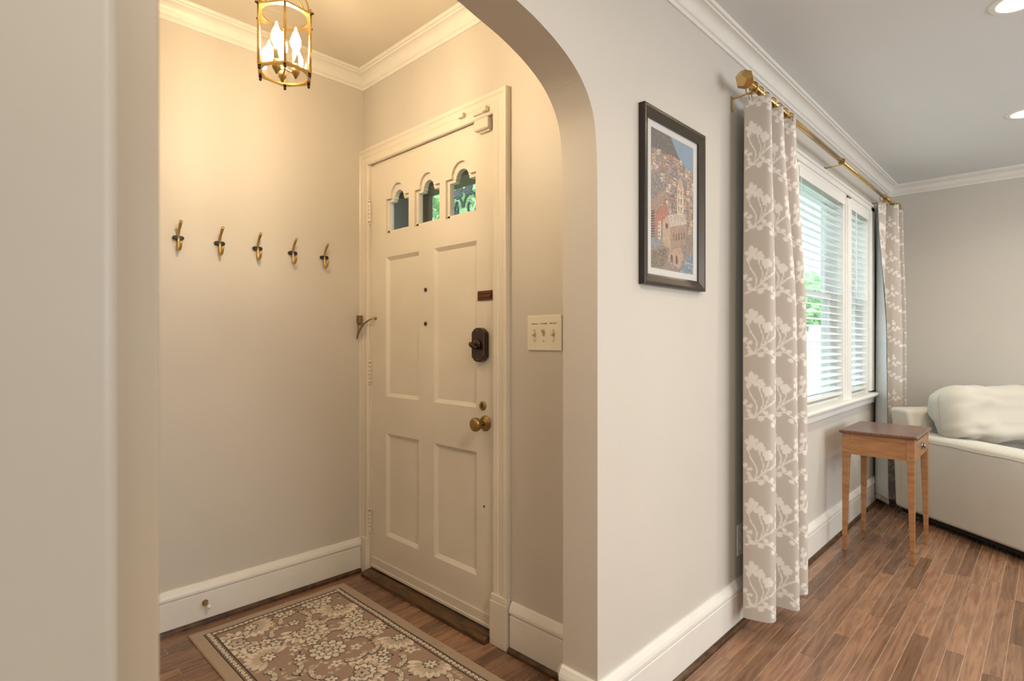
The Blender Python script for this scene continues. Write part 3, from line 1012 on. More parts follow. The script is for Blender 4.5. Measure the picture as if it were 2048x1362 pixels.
def sprig(ox, oy, sc=1.0, full=True):
    T = lambda p: (ox + p[0] * sc, oy + p[1] * sc)
    def st(pts, wd=0.006): tile.line([T(p) for p in catmull(pts, 4)], wd * sc, wh)
    def bud(x, y, r, a=0.0, asp=1.35): tile.ell(*T((x, y)), r * asp * sc, r * sc, a, wh)
    st([(-0.01, -0.005), (0.03, 0.012), (0.075, 0.050), (0.115, 0.075), (0.150, 0.082)], 0.0065)
    st([(0.030, 0.014), (0.035, 0.055), (0.012, 0.095), (0.004, 0.125)], 0.0055)
    st([(0.048, 0.028), (0.060, 0.070), (0.048, 0.110), (0.045, 0.130)], 0.005)
    st([(0.060, 0.038), (0.080, 0.080), (0.078, 0.112)], 0.005)
    for x, y in () if not full else ((0.004, 0.135), (0.020, 0.150), (0.000, 0.158), (0.036, 0.140), (0.048, 0.150), (0.030, 0.165), (0.056, 0.136), (0.014, 0.175)):
        bud(x, y, 0.0105, random.random() * 3)
    for x, y in ((0.080, 0.120), (0.074, 0.102), (0.090, 0.108), (0.066, 0.118)):
        bud(x, y, 0.0095, 1.2)
    for x, y, a in ((0.118, 0.090, 1.0), (0.132, 0.070, -0.4), (0.150, 0.096, 0.8), (0.165, 0.086, 0.2)):
        bud(x, y, 0.0085, a)
    # trailing branch
    st([(0.020, 0.004), (0.075, 0.010), (0.120, -0.020), (0.165, -0.045), (0.205, -0.085)], 0.0055)
    for k, (x, y) in enumerate(((0.012, 0.012), (0.052, 0.000), (0.070, 0.024), (0.092, 0.012), (0.100, -0.024), (0.125, -0.006), (0.138, -0.044), (0.160, -0.028), (0.172, -0.066), (0.192, -0.058), (0.208, -0.100), (0.215, -0.075))):
        bud(x, y, 0.0090, -0.6 + (k % 2) * 0.9)
    st([(0.115, 0.076), (0.128, 0.110), (0.120, 0.140)], 0.0045)
    for x, y in ((0.118, 0.125), (0.132, 0.130), (0.120, 0.150)):
        bud(x, y, 0.008, 1.4)


for i in range(-1, 4):
    for j in range(-1, 4):
        sprig(i * TW + 0.02, j * THh + 0.05)
        sprig(i * TW + 0.02 + TW * 0.52, j * THh + 0.05 + THh * 0.45, 0.85, False)
tnx, tny = int(round(TW / 0.0025)), int(round(THh / 0.0025))
tile_c = tile.a[tny:2 * tny, tnx:2 * tnx]


def curtain(name, label, path_top, path_bot, ztop, zbot, su, rings, hem_dip):
    """plan paths at rod and hem, densely resampled by arc length; s coordinate drives the weave pattern"""
    o = thing(name, label, 'curtain', (0, 0, 0), group='patterned curtains')
    def resample(path, n):
        P = np.array(catmull(path, 14))
        d = np.concatenate([[0], np.cumsum(np.hypot(*np.diff(P, axis=0).T))])
        s = np.linspace(0, d[-1], n)
        return np.stack([np.interp(s, d, P[:, 0]), np.interp(s, d, P[:, 1])], 1), d[-1]
    _, len_b = resample(path_bot, 10)
    n = int(len_b / 0.0036)
    m = int((ztop - zbot) / 0.0042)
    T_, _ = resample(path_top, n)
    B_, _ = resample(path_bot, n)
    k = np.linspace(0, 1, m)[:, None, None]          # 0 top .. 1 bottom
    e = np.clip(k * 2.2, 0, 1); e = e * e * (3 - 2 * e) * 0.75 + 0.25 * k
    XY = T_[None] * (1 - e) + B_[None] * e
    svals = np.linspace(0, len_b, n)
    wob = 0.004 * np.sin(svals[None, :] * 23 + k[..., 0] * 5.0) * k[..., 0]
    Z = ztop + (zbot - ztop) * k[..., 0] + 0 * svals[None, :]
    # header sags a little between the rings, the hem wavers
    sag = 0.012 * np.abs(np.sin(svals / len_b * math.pi * (rings - 1)))[None, :] * np.clip(1 - k[..., 0] * 12, 0, 1)
    Z = Z - sag + (hem_dip * np.sin(svals / len_b * math.pi * 2 + 0.6))[None, :] * k[..., 0] ** 3
    P = np.stack([XY[..., 0] + wob, XY[..., 1] + wob * 0.6, Z], -1)
    ti = (np.mod(np.round((svals + su) / 0.0025), tnx)).astype(int)
    tj = (np.mod(np.round(((ztop - zbot) * (1 - k[:, 0, 0])) / 0.0025), tny)).astype(int)
    col = tile_c[tj[:, None], ti[None, :]]
    grain = 1.0
    grid_object('panel', P, np.clip(col * grain, 0, 1), 'curtain_fabric', o)
    # lining a few millimetres behind the face, shorter than it
    st_ = 8
    Q = P[: int(m * 0.985) + 1: st_, ::st_]
    dx = np.gradient(Q[..., 0], axis=1); dy = np.gradient(Q[..., 1], axis=1)
    ln = np.hypot(dx, dy) + 1e-9
    Q = Q.copy(); Q[..., 0] += -dy / ln * 0.005; Q[..., 1] += dx / ln * 0.005
    Q[0, :, 2] -= 0.09 * 0 
    grid_object('lining', Q, np.full(Q.shape, 0.72), 'lining', o)
    for i in range(rings):
        u = int((n - 1) * (i + 0.15) / (rings - 0.7))
        x = T_[u][0]
        rg = MB()
        rg.tube([(x + 0.004 * math.sin(a * 2 * math.pi / 20 * 2), YROD + 0.0245 * math.cos(a * 2 * math.pi / 20), ZROD - 0.010 + 0.0245 * math.sin(a * 2 * math.pi / 20)) for a in range(21)], 0.0024, 8, cap=False)
        ro = rg.build('ring', 'brass', o, smooth=True)
        MB().tube([(x, YROD, ZROD - 0.028), (T_[u][0], T_[u][1], ztop + 0.002), (T_[u][0], T_[u][1] - 0.003, ztop - 0.018)], 0.0014, 6).build('clip', 'chrome_dark', ro)
    return o


def waves(xs, yw, yf, start_wall=True):
    pts = []
    for i, x in enumerate(xs):
        pts.append((x, yw if (i % 2 == 0) == start_wall else yf))
    return pts


curtain('curtain', 'near grey curtain with white willow branch pattern, left of the window',
        [(2.284, 0.905), (2.290, 0.870), (2.305, 0.812), (2.345, 0.830), (2.39, 0.920), (2.44, 0.900), (2.475, 0.822), (2.53, 0.850), (2.57, 0.925), (2.62, 0.890), (2.650, 0.828), (2.70, 0.850), (2.72, 0.93)],
        [(2.270, 0.905), (2.268, 0.865), (2.285, 0.798), (2.340, 0.805), (2.395, 0.915), (2.45, 0.895), (2.500, 0.774), (2.56, 0.800), (2.60, 0.925), (2.65, 0.890), (2.690, 0.792), (2.75, 0.82), (2.77, 0.93)],
        2.196, 0.070, 0.0, 7, 0.012)
curtain('curtain', 'far grey patterned curtain with pale lining showing, by the far wall',
        [(4.70, 0.905), (4.735, 0.865), (4.775, 0.895), (4.80, 0.935), (4.84, 0.90), (4.845, 0.835), (4.87, 0.810), (4.93, 0.860), (4.98, 0.92), (5.04, 0.86), (5.06, 0.815), (5.12, 0.86), (5.16, 0.935)],
        [(4.68, 0.838), (4.71, 0.860), (4.745, 0.895), (4.80, 0.940), (4.85, 0.90), (4.86, 0.835), (4.90, 0.790), (4.97, 0.850), (5.02, 0.93), (5.10, 0.86), (5.12, 0.80), (5.20, 0.85), (5.22, 0.94)],
        2.196, 0.030, 0.02, 6, 0.012)

# ------------------------------------------------------------------ framed village print
px0, px1, pz0, pz1 = 1.576, 2.012, 1.384, 1.972
YP = Y0 - 0.024
pic = thing('framed_print', 'tall bronze framed print of a hillside coastal village', 'picture', ((px0 + px1) / 2, Y0, (pz0 + pz1) / 2))
hw_, hh_ = (px1 - px0) / 2, (pz1 - pz0) / 2
fw = 0.036
fprof = [(0.0, -0.001), (0.0, -0.022), (0.003, -0.0245), (0.010, -0.0235), (0.024, -0.017), (0.031, -0.014), (0.031, -0.001)]


def frame_ring(prof):
    mb = MB(); m = len(prof)
    vs = []
    for sx, sz in ((-1, -1), (1, -1), (1, 1), (-1, 1)):
        for u, d in prof: vs.append((sx * (hw_ - u), d, sz * (hh_ - u)))
    fs = []
    for i in range(4):
        j = (i + 1) % 4
        for k in range(m - 1): fs.append((i * m + k, i * m + k + 1, j * m + k + 1, j * m + k))
    return mb.add(vs, fs)


frame_ring([(0.002, -0.0235), (0.010, -0.0235), (0.024, -0.017), (0.031, -0.014), (0.031, -0.004), (0.002, -0.004)]).build('frame', 'frame_bronze', pic)
frame_ring([(0.0, -0.001), (0.0, -0.0225), (0.0025, -0.0238), (0.0025, -0.001)]).build('outer_edge', 'frame_dark', pic)
frame_ring([(0.031, -0.0145), (0.0365, -0.0125), (0.0365, -0.004), (0.031, -0.004)]).build('inner_lip', 'frame_dark', pic)
MB().box(-hw_ + 0.030, hw_ - 0.030, -0.006, -0.003, -hh_ + 0.030, hh_ - 0.030).build('mat_board', 'mat_board', pic)
PWd, PHt = 0.300, 0.468
rp = random.Random(11)
pr = Raster(PWd, PHt, 0.0012, lin(150, 135, 125))
pr.poly([(0.12, PHt), (PWd + 0.01, PHt), (PWd + 0.01, 0.385), (0.25, 0.375), (0.19, 0.41)], lin(138, 160, 178))
for k in range(14):
    yy = 0.39 + k * 0.006
    pr.line([(0.2 + rp.random() * 0.03, yy), (PWd, yy + 0.002)], 0.0015, lin(140, 172, 198), 0.6)
pr.poly([(-0.01, PHt), (0.13, PHt), (0.165, 0.43), (0.20, 0.40), (0.23, 0.375), (0.2, 0.35), (-0.01, 0.37)], lin(112, 103, 98))
for k in range(160):
    x, yv = rp.random() * 0.2, 0.36 + rp.random() * 0.1
    if yv < 0.47 - max(0, x - 0.1) * 0.9: pr.ell(x, yv, 0.004, 0.002, rp.random() * 3, lin(*[rp.choice([90, 100, 125, 140]) + d for d in (0, -4, -8)]), 0.7)
cols_h = [(214, 196, 172), (196, 172, 150), (178, 152, 132), (206, 170, 146), (170, 156, 146), (222, 208, 190), (186, 140, 120), (160, 150, 150)]
roofs = [(150, 120, 105), (165, 130, 110), (120, 112, 112), (176, 140, 118), (134, 120, 112)]


def house(x, yv, w_, h_, skew=0.15):
    c = rp.choice(cols_h)
    pr.poly([(x, yv), (x + w_, yv + w_ * skew), (x + w_, yv + w_ * skew + h_), (x, yv + h_)], lin(*c))
    pr.poly([(x + w_, yv + w_ * skew), (x + w_ * 1.45, yv), (x + w_ * 1.45, yv + h_), (x + w_, yv + w_ * skew + h_)], lin(*[int(v * 0.78) for v in c]))
    pr.poly([(x - 0.001, yv + h_), (x + w_, yv + w_ * skew + h_), (x + w_ * 1.45, yv + h_), (x + w_ * 0.5, yv + h_ + w_ * 0.25)], lin(*rp.choice(roofs)))
    nxw, nyw = max(1, int(w_ / 0.009)), max(1, int(h_ / 0.011))
    for i in range(nxw):
        for j in range(nyw):
            wx, wy = x + (i + 0.5) / nxw * w_, yv + (j + 0.5) / nyw * h_ + (i + 0.5) / nxw * w_ * skew
            pr.poly([(wx - 0.0014, wy - 0.0025), (wx + 0.0014, wy - 0.0025), (wx + 0.0014, wy + 0.0025), (wx - 0.0014, wy + 0.0025)], lin(82, 74, 72))


yv = 0.385
while yv > 0.13:
    s_ = 0.45 + (0.40 - yv) * 2.6
    x = -0.02 + rp.random() * 0.01
    while x < PWd + 0.01:
        w_, h_ = (0.016 + rp.random() * 0.012) * s_ * 1.3, (0.016 + rp.random() * 0.016) * s_ * 1.3
        if not (x > 0.2 and yv > 0.36): house(x, yv + rp.uniform(-0.006, 0.006), w_, h_, rp.uniform(-0.1, 0.25))
        x += w_ * 1.25
    yv -= 0.018 * s_
# terracotta house, striped facade, tower and church, harbour
pr.poly([(0.0, 0.22), (0.0, 0.30), (0.05, 0.315), (0.09, 0.27), (0.05, 0.235)], lin(140, 132, 130))
pr.poly([(0.0, 0.18), (0.05, 0.20), (0.11, 0.26), (0.07, 0.275), (0.0, 0.22)], lin(168, 142, 128))
pr.poly([(0.022, 0.105), (0.045, 0.11), (0.12, 0.20), (0.10, 0.235), (0.022, 0.185)], lin(182, 122, 104))
for k in range(11):
    pr.poly([(0.0, 0.10 + k * 0.0085), (0.022, 0.105 + k * 0.0085), (0.022, 0.109 + k * 0.0085), (0.0, 0.104 + k * 0.0085)], lin(40, 38, 40))
pr.poly([(0.045, 0.10), (0.062, 0.10), (0.062, 0.165), (0.045, 0.155)], lin(224, 218, 208))
for k in range(4):
    pr.poly([(0.049, 0.105 + k * 0.014), (0.054, 0.105 + k * 0.014), (0.054, 0.113 + k * 0.014), (0.049, 0.113 + k * 0.014)], lin(60, 62, 64))
pr.poly([(0.175, 0.17), (0.225, 0.175), (0.225, 0.31), (0.205, 0.335), (0.180, 0.31)], lin(226, 206, 180))
for k in range(4):
    for xx in (0.186, 0.203):
        pr.poly([(xx, 0.19 + k * 0.029), (xx + 0.007, 0.19 + k * 0.029), (xx + 0.007, 0.206 + k * 0.029), (xx, 0.206 + k * 0.029)], lin(120, 96, 80))
    pr.line([(0.175, 0.184 + k * 0.029), (0.225, 0.187 + k * 0.029)], 0.002, lin(170, 140, 112))
pr.ell(0.203, 0.318, 0.017, 0.022, 0, lin(196, 170, 146))
pr.poly([(0.075, 0.085), (0.13, 0.075), (0.13, 0.155), (0.105, 0.185), (0.075, 0.165)], lin(196, 168, 144))
pr.poly([(0.13, 0.075), (0.245, 0.105), (0.245, 0.180), (0.13, 0.155)], lin(176, 146, 124))
pr.poly([(0.075, 0.165), (0.105, 0.188), (0.235, 0.215), (0.25, 0.182), (0.13, 0.152), (0.105, 0.188)], lin(206, 192, 176))
for k in range(6):
    pr.line([(0.118 + k * 0.022, 0.160 + k * 0.005), (0.112 + k * 0.022, 0.186 + k * 0.005)], 0.0015, lin(130, 112, 98))
pr.ell(0.103, 0.152, 0.010, 0.010, 0, lin(96, 80, 72))
for k in range(5):
    xx = 0.150 + k * 0.019
    pr.poly([(xx, 0.105 + k * 0.004), (xx + 0.006, 0.106 + k * 0.004), (xx + 0.006, 0.128 + k * 0.004), (xx + 0.003, 0.133 + k * 0.004), (xx, 0.128 + k * 0.004)], lin(88, 72, 66))
pr.poly([(0.0, 0.06), (0.05, 0.075), (0.075, 0.098), (0.03, 0.10), (0.0, 0.10)], lin(142, 146, 152))
pr.poly([(0.0, 0.0), (0.08, 0.01), (0.11, 0.045), (0.10, 0.075), (0.02, 0.058), (0.0, 0.06)], lin(124, 112, 92))
pr.poly([(0.115, 0.03), (0.20, 0.012), (0.225, 0.06), (0.20, 0.09), (0.115, 0.07)], lin(190, 160, 138))
for xx in (0.13, 0.165):
    pr.poly([(xx, 0.03), (xx + 0.016, 0.027), (xx + 0.016, 0.050), (xx + 0.008, 0.060), (xx, 0.052)], lin(104, 76, 64))
pr.poly([(0.20, -0.01), (PWd + 0.01, -0.01), (PWd + 0.01, 0.075), (0.255, 0.06), (0.225, 0.035)], lin(110, 142, 160))
for k in range(90):
    x, yy = 0.2 + rp.random() * 0.1, rp.random() * 0.06
    if x > 0.225 or yy < 0.02: pr.ell(x, yy, 0.006, 0.0014, rp.uniform(-0.4, 0.4), lin(*rp.choice([(206, 202, 196), (84, 92, 100), (150, 120, 100), (170, 186, 196)])), 0.8)
for k in range(420):
    x, yy = rp.random() * PWd, rp.random() * 0.11
    pr.ell(x, yy, rp.uniform(0.001, 0.004), 0.001, rp.random() * 3, lin(*rp.choice([(90, 80, 74), (214, 198, 178), (120, 104, 92), (176, 160, 146)])), 0.55)
for k in range(900):
    x, yy = rp.random() * PWd, 0.1 + rp.random() * 0.29
    pr.line([(x, yy), (x + rp.uniform(-0.008, 0.008), yy + rp.uniform(-0.006, 0.006))], 0.0009, lin(*rp.choice([(96, 86, 82), (150, 126, 112), (226, 212, 194)])), 0.4)
for k in range(2600):
    x, yy = rp.random() * PWd, rp.random() * PHt
    if x > 0.19 and yy > 0.38: continue
    pr.line([(x, yy), (x + rp.uniform(-0.006, 0.006), yy + rp.uniform(-0.005, 0.008))], rp.choice([0.0008, 0.0012]), lin(*rp.choice([(70, 62, 60), (104, 92, 86), (210, 192, 172), (236, 224, 208), (168, 146, 130)])), 0.38)
for k in range(1400):
    x, yy = rp.random() * PWd, rp.random() * 0.40
    pr.line([(x, yy), (x + rp.uniform(-0.004, 0.004), yy + rp.uniform(-0.008, 0.008))], 0.0014, lin(*rp.choice([(52, 44, 44), (60, 54, 52), (240, 228, 212), (120, 84, 70)])), 0.5)
pr.a = np.clip(pr.a * 1.08 + 0.02, 0, 1)
gx, gz = np.meshgrid(np.linspace(-PWd / 2, PWd / 2, pr.nx), np.linspace(-PHt / 2, PHt / 2, pr.ny))
grid_object('print', np.stack([gx, np.full_like(gx, -0.0068), gz], -1), pr.a, 'print_paper', pic, smooth=False)
MB().box(-hw_ + 0.033, hw_ - 0.033, -0.0105, -0.0090, -hh_ + 0.033, hh_ - 0.033).build('glazing', 'picture_glass', pic)

# ------------------------------------------------------------------ coat hooks
names = ['leftmost of the five brass coat hooks on the foyer wall', 'second brass coat hook from the left on the foyer wall', 'middle one of the five brass coat hooks on the foyer wall',
         'fourth brass coat hook from the left on the foyer wall', 'rightmost brass coat hook, nearest the front door']
hook0 = None
for i, (x, z) in enumerate(zip((0.677, 0.836, 0.996, 1.159, 1.318), (1.624, 1.621, 1.618, 1.615, 1.611))):
    if hook0 is None:
        hook0 = thing('coat_hook', None, None)
        b_ = MB()
        cap = [(-0.013 + 0.0085 * math.cos(a), 0.0085 * math.sin(a)) for a in [math.pi / 2 + k / 8 * math.pi for k in range(9)]] + [(0.013 + 0.0085 * math.cos(a), 0.0085 * math.sin(a)) for a in [-math.pi / 2 + k / 8 * math.pi for k in range(9)]]
        b_.prism(cap, 'Y', -0.012, 0.0).build('backplate', 'black_metal', hook0, bevel=0.002)
        up = bez((0, -0.006, 0.0), (0, -0.014, 0.022), (0, -0.016, 0.034), (0, -0.048, 0.064), 10)
        MB().tube(up, [0.0052] * 7 + [0.0055, 0.006, 0.0064, 0.0062], 12).build('upper_prong', 'hook_brass', hook0, smooth=True)
        dn = bez((0, -0.009, 0.002), (0, -0.008, -0.050), (0, -0.020, -0.060), (0, -0.038, -0.042), 8) + [(0, -0.046, -0.028), (0, -0.048, -0.018)]
        MB().tube(dn, [0.0056] * 8 + [0.0054, 0.0052, 0.004], 12).build('lower_prong', 'hook_brass', hook0, smooth=True)
        for sx in (-0.0145, 0.0145):
            MB().lathe([(0.0035, 0), (0.0025, 0.0012)], (sx, -0.012, 0), '-Y', 10).build('screw', 'black_metal', hook0)
        hk = hook0
    else:
        hk = copy_tree(hook0)
    hk.location = (x, YH, z)
    tag(hk, names[i], 'coat hook', 'coat hooks on the foyer wall')

# ------------------------------------------------------------------ door stop, switch plate, outlet
ds = thing('door_stop', 'small brass door stop with white tip on the foyer baseboard', 'door stop', (0.775, YH - 0.0165, 0.088))
MB().lathe([(0.0125, 0), (0.0125, 0.003), (0.008, 0.008), (0.0055, 0.018), (0.005, 0.045), (0.006, 0.048)], (0, 0, 0), '-Y', 18).build('stem', 'old_brass', ds, smooth=True)
MB().lathe([(0.0078, 0), (0.009, 0.004), (0.009, 0.011), (0.006, 0.015), (0.0008, 0.016)], (0, -0.046, 0), '-Y', 16).build('tip', 'white_rubber', ds, smooth=True)

sp = thing('switch_plate', 'ivory three toggle light switch plate between door casing and arch', 'light switch', (XD, 1.337, 1.228))
MB().box(-0.006, 0.0, -0.083, 0.082, -0.065, 0.065).build('plate', 'plastic_ivory', sp, bevel=0.004, segs=3)
for i, (yy, up) in enumerate(((0.046, False), (0.0, True), (-0.046, False))):
    MB().box(-0.0066, -0.0058, yy - 0.0052, yy + 0.0052, -0.0125, 0.0125).build('slot', 'tassel_wood', sp)
    tg = MB()
    d = 1 if up else -1
    tg.add([(-0.0055, yy - 0.0042, -0.006), (-0.0055, yy + 0.0042, -0.006), (-0.0055, yy + 0.0042, 0.006), (-0.0055, yy - 0.0042, 0.006),
            (-0.019, yy - 0.0036, d * 0.0095 - 0.0035), (-0.019, yy + 0.0036, d * 0.0095 - 0.0035), (-0.019, yy + 0.0036, d * 0.0095 + 0.0035), (-0.019, yy - 0.0036, d * 0.0095 + 0.0035)],
           [(0, 1, 2, 3), (7, 6, 5, 4), (0, 4, 5, 1), (1, 5, 6, 2), (2, 6, 7, 3), (3, 7, 4, 0)])
    tg.build('toggle', 'toggle_ivory', sp, bevel=0.001)
    MB().lathe([(0.0026, 0), (0.0018, 0.0008)], (-0.006, yy, -0.030), '-X', 10).build('screw', 'chrome_dark', sp)
    mk = MB()
    rr = random.Random(i)
    yq = yy + 0.0165
    while yq > yy - 0.0165:
        wq = rr.uniform(0.0012, 0.0026)
        mk.box(-0.0064, -0.0059, yq - wq, yq, 0.0318 + i * 0.0006, 0.0318 + i * 0.0006 + rr.uniform(0.002, 0.0034))
        yq -= wq + rr.choice([0.0004, 0.0004, 0.0005, 0.003])
    mk.build('printed_marking', 'ink', sp)

ol = thing('outlet_plate', 'white outlet plate low on the wall beside the near curtain', 'outlet', (2.392, Y0, 0.350))
MB().box(-0.040, 0.040, -0.006, 0.0, -0.066, 0.066).build('plate', 'window_paint', ol, bevel=0.003)
for zz in (0.026, -0.026):
    MB().box(-0.016, 0.016, -0.0078, -0.0055, zz - 0.014, zz + 0.014).build('socket', 'sensor_white', ol, bevel=0.003)

# ------------------------------------------------------------------ lantern
LX, LY, LZB, LZT = 0.772, 1.782, 2.062, 2.250
lan = thing('hanging_lantern', 'brass hexagonal glass lantern with lit candle bulbs in the foyer', 'lantern', (LX, LY, LZB))
HT = LZT - LZB
RL = 0.088
A0 = math.radians(-113.4)
cor = [(RL * math.cos(A0 + k * math.pi / 3), RL * math.sin(A0 + k * math.pi / 3)) for k in range(6)]


def hex_plate(rin, z0, z1, rout):
    """hexagonal plate with a round hole"""
    mb = MB(); n = 72
    outer, inner = [], []
    for k in range(n):
        a = A0 + k * 2 * math.pi / n
        t_ = (k * 6 / n) % 1.0
        i = int(k * 6 / n) % 6
        p, q = cor[i], cor[(i + 1) % 6]
        sc = rout / RL
        outer.append(((p[0] * (1 - t_) + q[0] * t_) * sc, (p[1] * (1 - t_) + q[1] * t_) * sc))
        inner.append((rin * math.cos(a), rin * math.sin(a)))
    vs = [(*p, z) for z in (z0, z1) for p in outer] + [(*p, z) for z in (z0, z1) for p in inner]
    fs = []
    for k in range(n):
        j = (k + 1) % n
        fs += [(k, j, 2 * n + j, 2 * n + k), (n + k, 3 * n + k, 3 * n + j, n + j), (k, n + k, n + j, j), (2 * n + k, 2 * n + j, 3 * n + j, 3 * n + k)]
    return mb.add(vs, fs)


hex_plate(0.069, -0.003, 0.003, RL + 0.004).build('bottom_plate', 'brass', lan)
hex_plate(0.069, HT - 0.003, HT + 0.003, RL + 0.004).build('top_plate', 'brass', lan)
for k in range(6):
    p, q = cor[k], cor[(k + 1) % 6]
    MB().tube([(*p, 0.0), (*p, HT)], 0.0042, 8).build('post', 'brass', lan, smooth=True)
    MB().lathe([(0.003, 0), (0.0048, -0.002), (0.0048, -0.005), (0.0030, -0.0065), (0.0050, -0.009), (0.0042, -0.012), (0.001, -0.014)], (p[0] * 0.97, p[1] * 0.97, -0.002), 'Z', 12).build('foot', 'bronze', lan, smooth=True)
    MB().lathe([(0.003, 0), (0.0046, 0.004), (0.0046, 0.009), (0.001, 0.013)], (p[0], p[1], HT + 0.003), 'Z', 12).build('cap', 'brass', lan, smooth=True)
    MB().tube([(p[0] * 1.0, p[1] * 1.0, HT), (p[0] * 1.12, p[1] * 1.12, HT + 0.001)], 0.0035, 8).build('stud', 'bronze', lan)
    e = Vector((q[0] - p[0], q[1] - p[1])).normalized()
    mid = Vector(((p[0] + q[0]) / 2, (p[1] + q[1]) / 2)); nn = mid.normalized()
    hw2 = RL / 2 - 0.004
    gl = MB()
    a_, b_ = mid - e * hw2, mid + e * hw2
    gl.add([(a_.x, a_.y, 0.004), (b_.x, b_.y, 0.004), (b_.x, b_.y, HT - 0.004), (a_.x, a_.y, HT - 0.004),
            (a_.x - nn.x * 0.003, a_.y - nn.y * 0.003, 0.004), (b_.x - nn.x * 0.003, b_.y - nn.y * 0.003, 0.004), (b_.x - nn.x * 0.003, b_.y - nn.y * 0.003, HT - 0.004), (a_.x - nn.x * 0.003, a_.y - nn.y * 0.003, HT - 0.004)],
           [(0, 1, 2, 3), (7, 6, 5, 4), (0, 4, 5, 1), (1, 5, 6, 2), (2, 6, 7, 3), (3, 7, 4, 0)])
    gl.build('glass_pane', 'lantern_glass', lan)
    # scrolled arm up to the centre loop
    dirx, diry = p[0] / RL, p[1] / RL
    if k % 2 == 0 or True:
        prof_ = bez((0.082, 0.0), (0.080, 0.055), (0.055, 0.050), (0.030, 0.095), 8) + bez((0.030, 0.095), (0.018, 0.115), (0.010, 0.125), (0.008, 0.140), 5)[1:]
        MB().tube([(r * dirx, r * diry, HT + 0.004 + h) for r, h in prof_], 0.0028, 8).build('scroll_arm', 'brass', lan, smooth=True)
MB().lathe([(0.006, 0.0), (0.013, 0.006), (0.013, 0.016), (0.006, 0.022), (0.005, 0.05)], (0, 0, HT + 0.140), 'Z', 16).build('crown_knob', 'brass', lan, smooth=True)
zc = HT + 0.19
k = 0
while LZB + zc < HF - 0.035:
    ring = [((0.008 * math.cos(a * math.pi / 8)) * (1 if k % 2 else 0), (0.008 * math.cos(a * math.pi / 8)) * (0 if k % 2 else 1), zc + 0.012 * math.sin(a * math.pi / 8) + 0.008) for a in range(17)]
    MB().tube(ring, 0.0018, 6, cap=False).build('chain_link', 'brass', lan, smooth=True)
    zc += 0.0195
    k += 1
MB().lathe([(0.055, 0.0), (0.055, -0.006), (0.045, -0.014), (0.012, -0.020), (0.008, -0.032)], (0, 0, HF - LZB), 'Z', 28).build('canopy', 'brass', lan, smooth=True)
# candle cluster on a central stem
MB().tube([(0, 0, 0.018), (0, 0, HT + 0.15)], 0.0042, 10).build('stem', 'brass', lan, smooth=True)
for k in range(3):
    a = math.radians(-40 + 120 * k)
    cx_, cy_ = 0.034 * math.cos(a), 0.034 * math.sin(a)
    arm = MB().tube(bez((0, 0, 0.022), (cx_ * 0.4, cy_ * 0.4, 0.004), (cx_ * 0.9, cy_ * 0.9, 0.004), (cx_, cy_, 0.020), 6), 0.003, 8).build('candle_arm', 'brass', lan, smooth=True)
    MB().lathe([(0.001, -0.028), (0.004, -0.024), (0.008, -0.016), (0.0125, -0.010), (0.0135, 0.0), (0.012, 0.004), (0.012, 0.016), (0.010, 0.018)], (cx_, cy_, 0.014), 'Z', 18).build('candle_cup', 'old_brass', arm, smooth=True)
    MB().lathe([(0.009, 0.0), (0.009, 0.046), (0.008, 0.048)], (cx_, cy_, 0.028), 'Z', 16).build('candle_sleeve', 'candle_sleeve', arm, smooth=True)
    MB().lathe([(0.007, 0.0), (0.012, 0.008), (0.0165, 0.022), (0.0155, 0.034), (0.010, 0.050), (0.004, 0.064), (0.001, 0.076)], (cx_, cy_, 0.078), 'Z', 18).build('bulb', 'bulb_glow', arm, smooth=True)

# ------------------------------------------------------------------ recessed ceiling lights
for x, yv, vis in ((2.80, 0.096, 'recessed ceiling light nearer the camera at the top right corner'), (4.20, 0.112, 'recessed ceiling light farther away near the far wall'),
                   (2.80, -1.75, None), (4.2, -1.75, None), (1.4, -1.75, None)):
    if vis:
        rl = thing('recessed_light', vis, 'ceiling light', (x, yv, HL), group='recessed living room lights')
        MB().lathe([(0.062, -0.001), (0.064, -0.005), (0.082, -0.004), (0.086, 0.0), (0.062, 0.0)], (0, 0, 0), 'Z', 36).build('trim_ring', 'window_paint', rl, smooth=False)
        MB().lathe([(0.0005, 0), (0.062, 0)], (0, 0, -0.003), 'Z', 32).build('lens', 'can_glow', rl)
    d = bpy.data.lights.new('downlight', 'AREA')
    d.shape = 'DISK'; d.size = 0.12; d.energy = 5.6; d.color = (1.0, 0.89, 0.72); d.spread = math.radians(150)
    o = bpy.data.objects.new('downlight', d)
    o.location = (x, yv, HL - 0.012)
    C.objects.link(o)

# ------------------------------------------------------------------ rug
RX0, RX1, RY0, RY1 = 0.690, 1.378, 1.24, 2.503
tp, cr, dk, br = lin(160, 135, 118), lin(224, 210, 190), lin(50, 38, 32), lin(172, 152, 132)
rg = Raster(RX1 - RX0, RY1 - RY0, 0.0022, br)
rW, rH = RX1 - RX0, RY1 - RY0
b1, b2 = 0.044, 0.074


def rect(x0, y0, x1, y1, c): rg.poly([(x0, y0), (x1, y0), (x1, y1), (x0, y1)], c)


rg.a[:] = tp
rr = random.Random(5)


def petal_ring(cx, cy, r, n, pw, pl, c, rot=0.0, outline=None, span=2 * math.pi):
    for k in range(n):
        a = rot + span * k / (n if span > 6 else max(n - 1, 1))
        px_, py_ = cx + r * math.cos(a), cy + r * math.sin(a)
        if outline is not None: rg.ell(px_, py_, pl + 0.0036, pw + 0.0036, a, outline)
    for k in range(n):
        a = rot + span * k / (n if span > 6 else max(n - 1, 1))
        px_, py_ = cx + r * math.cos(a), cy + r * math.sin(a)
        rg.ell(px_, py_, pl, pw, a, c * rr.uniform(0.86, 1.06))


shade = lin(196, 178, 156)


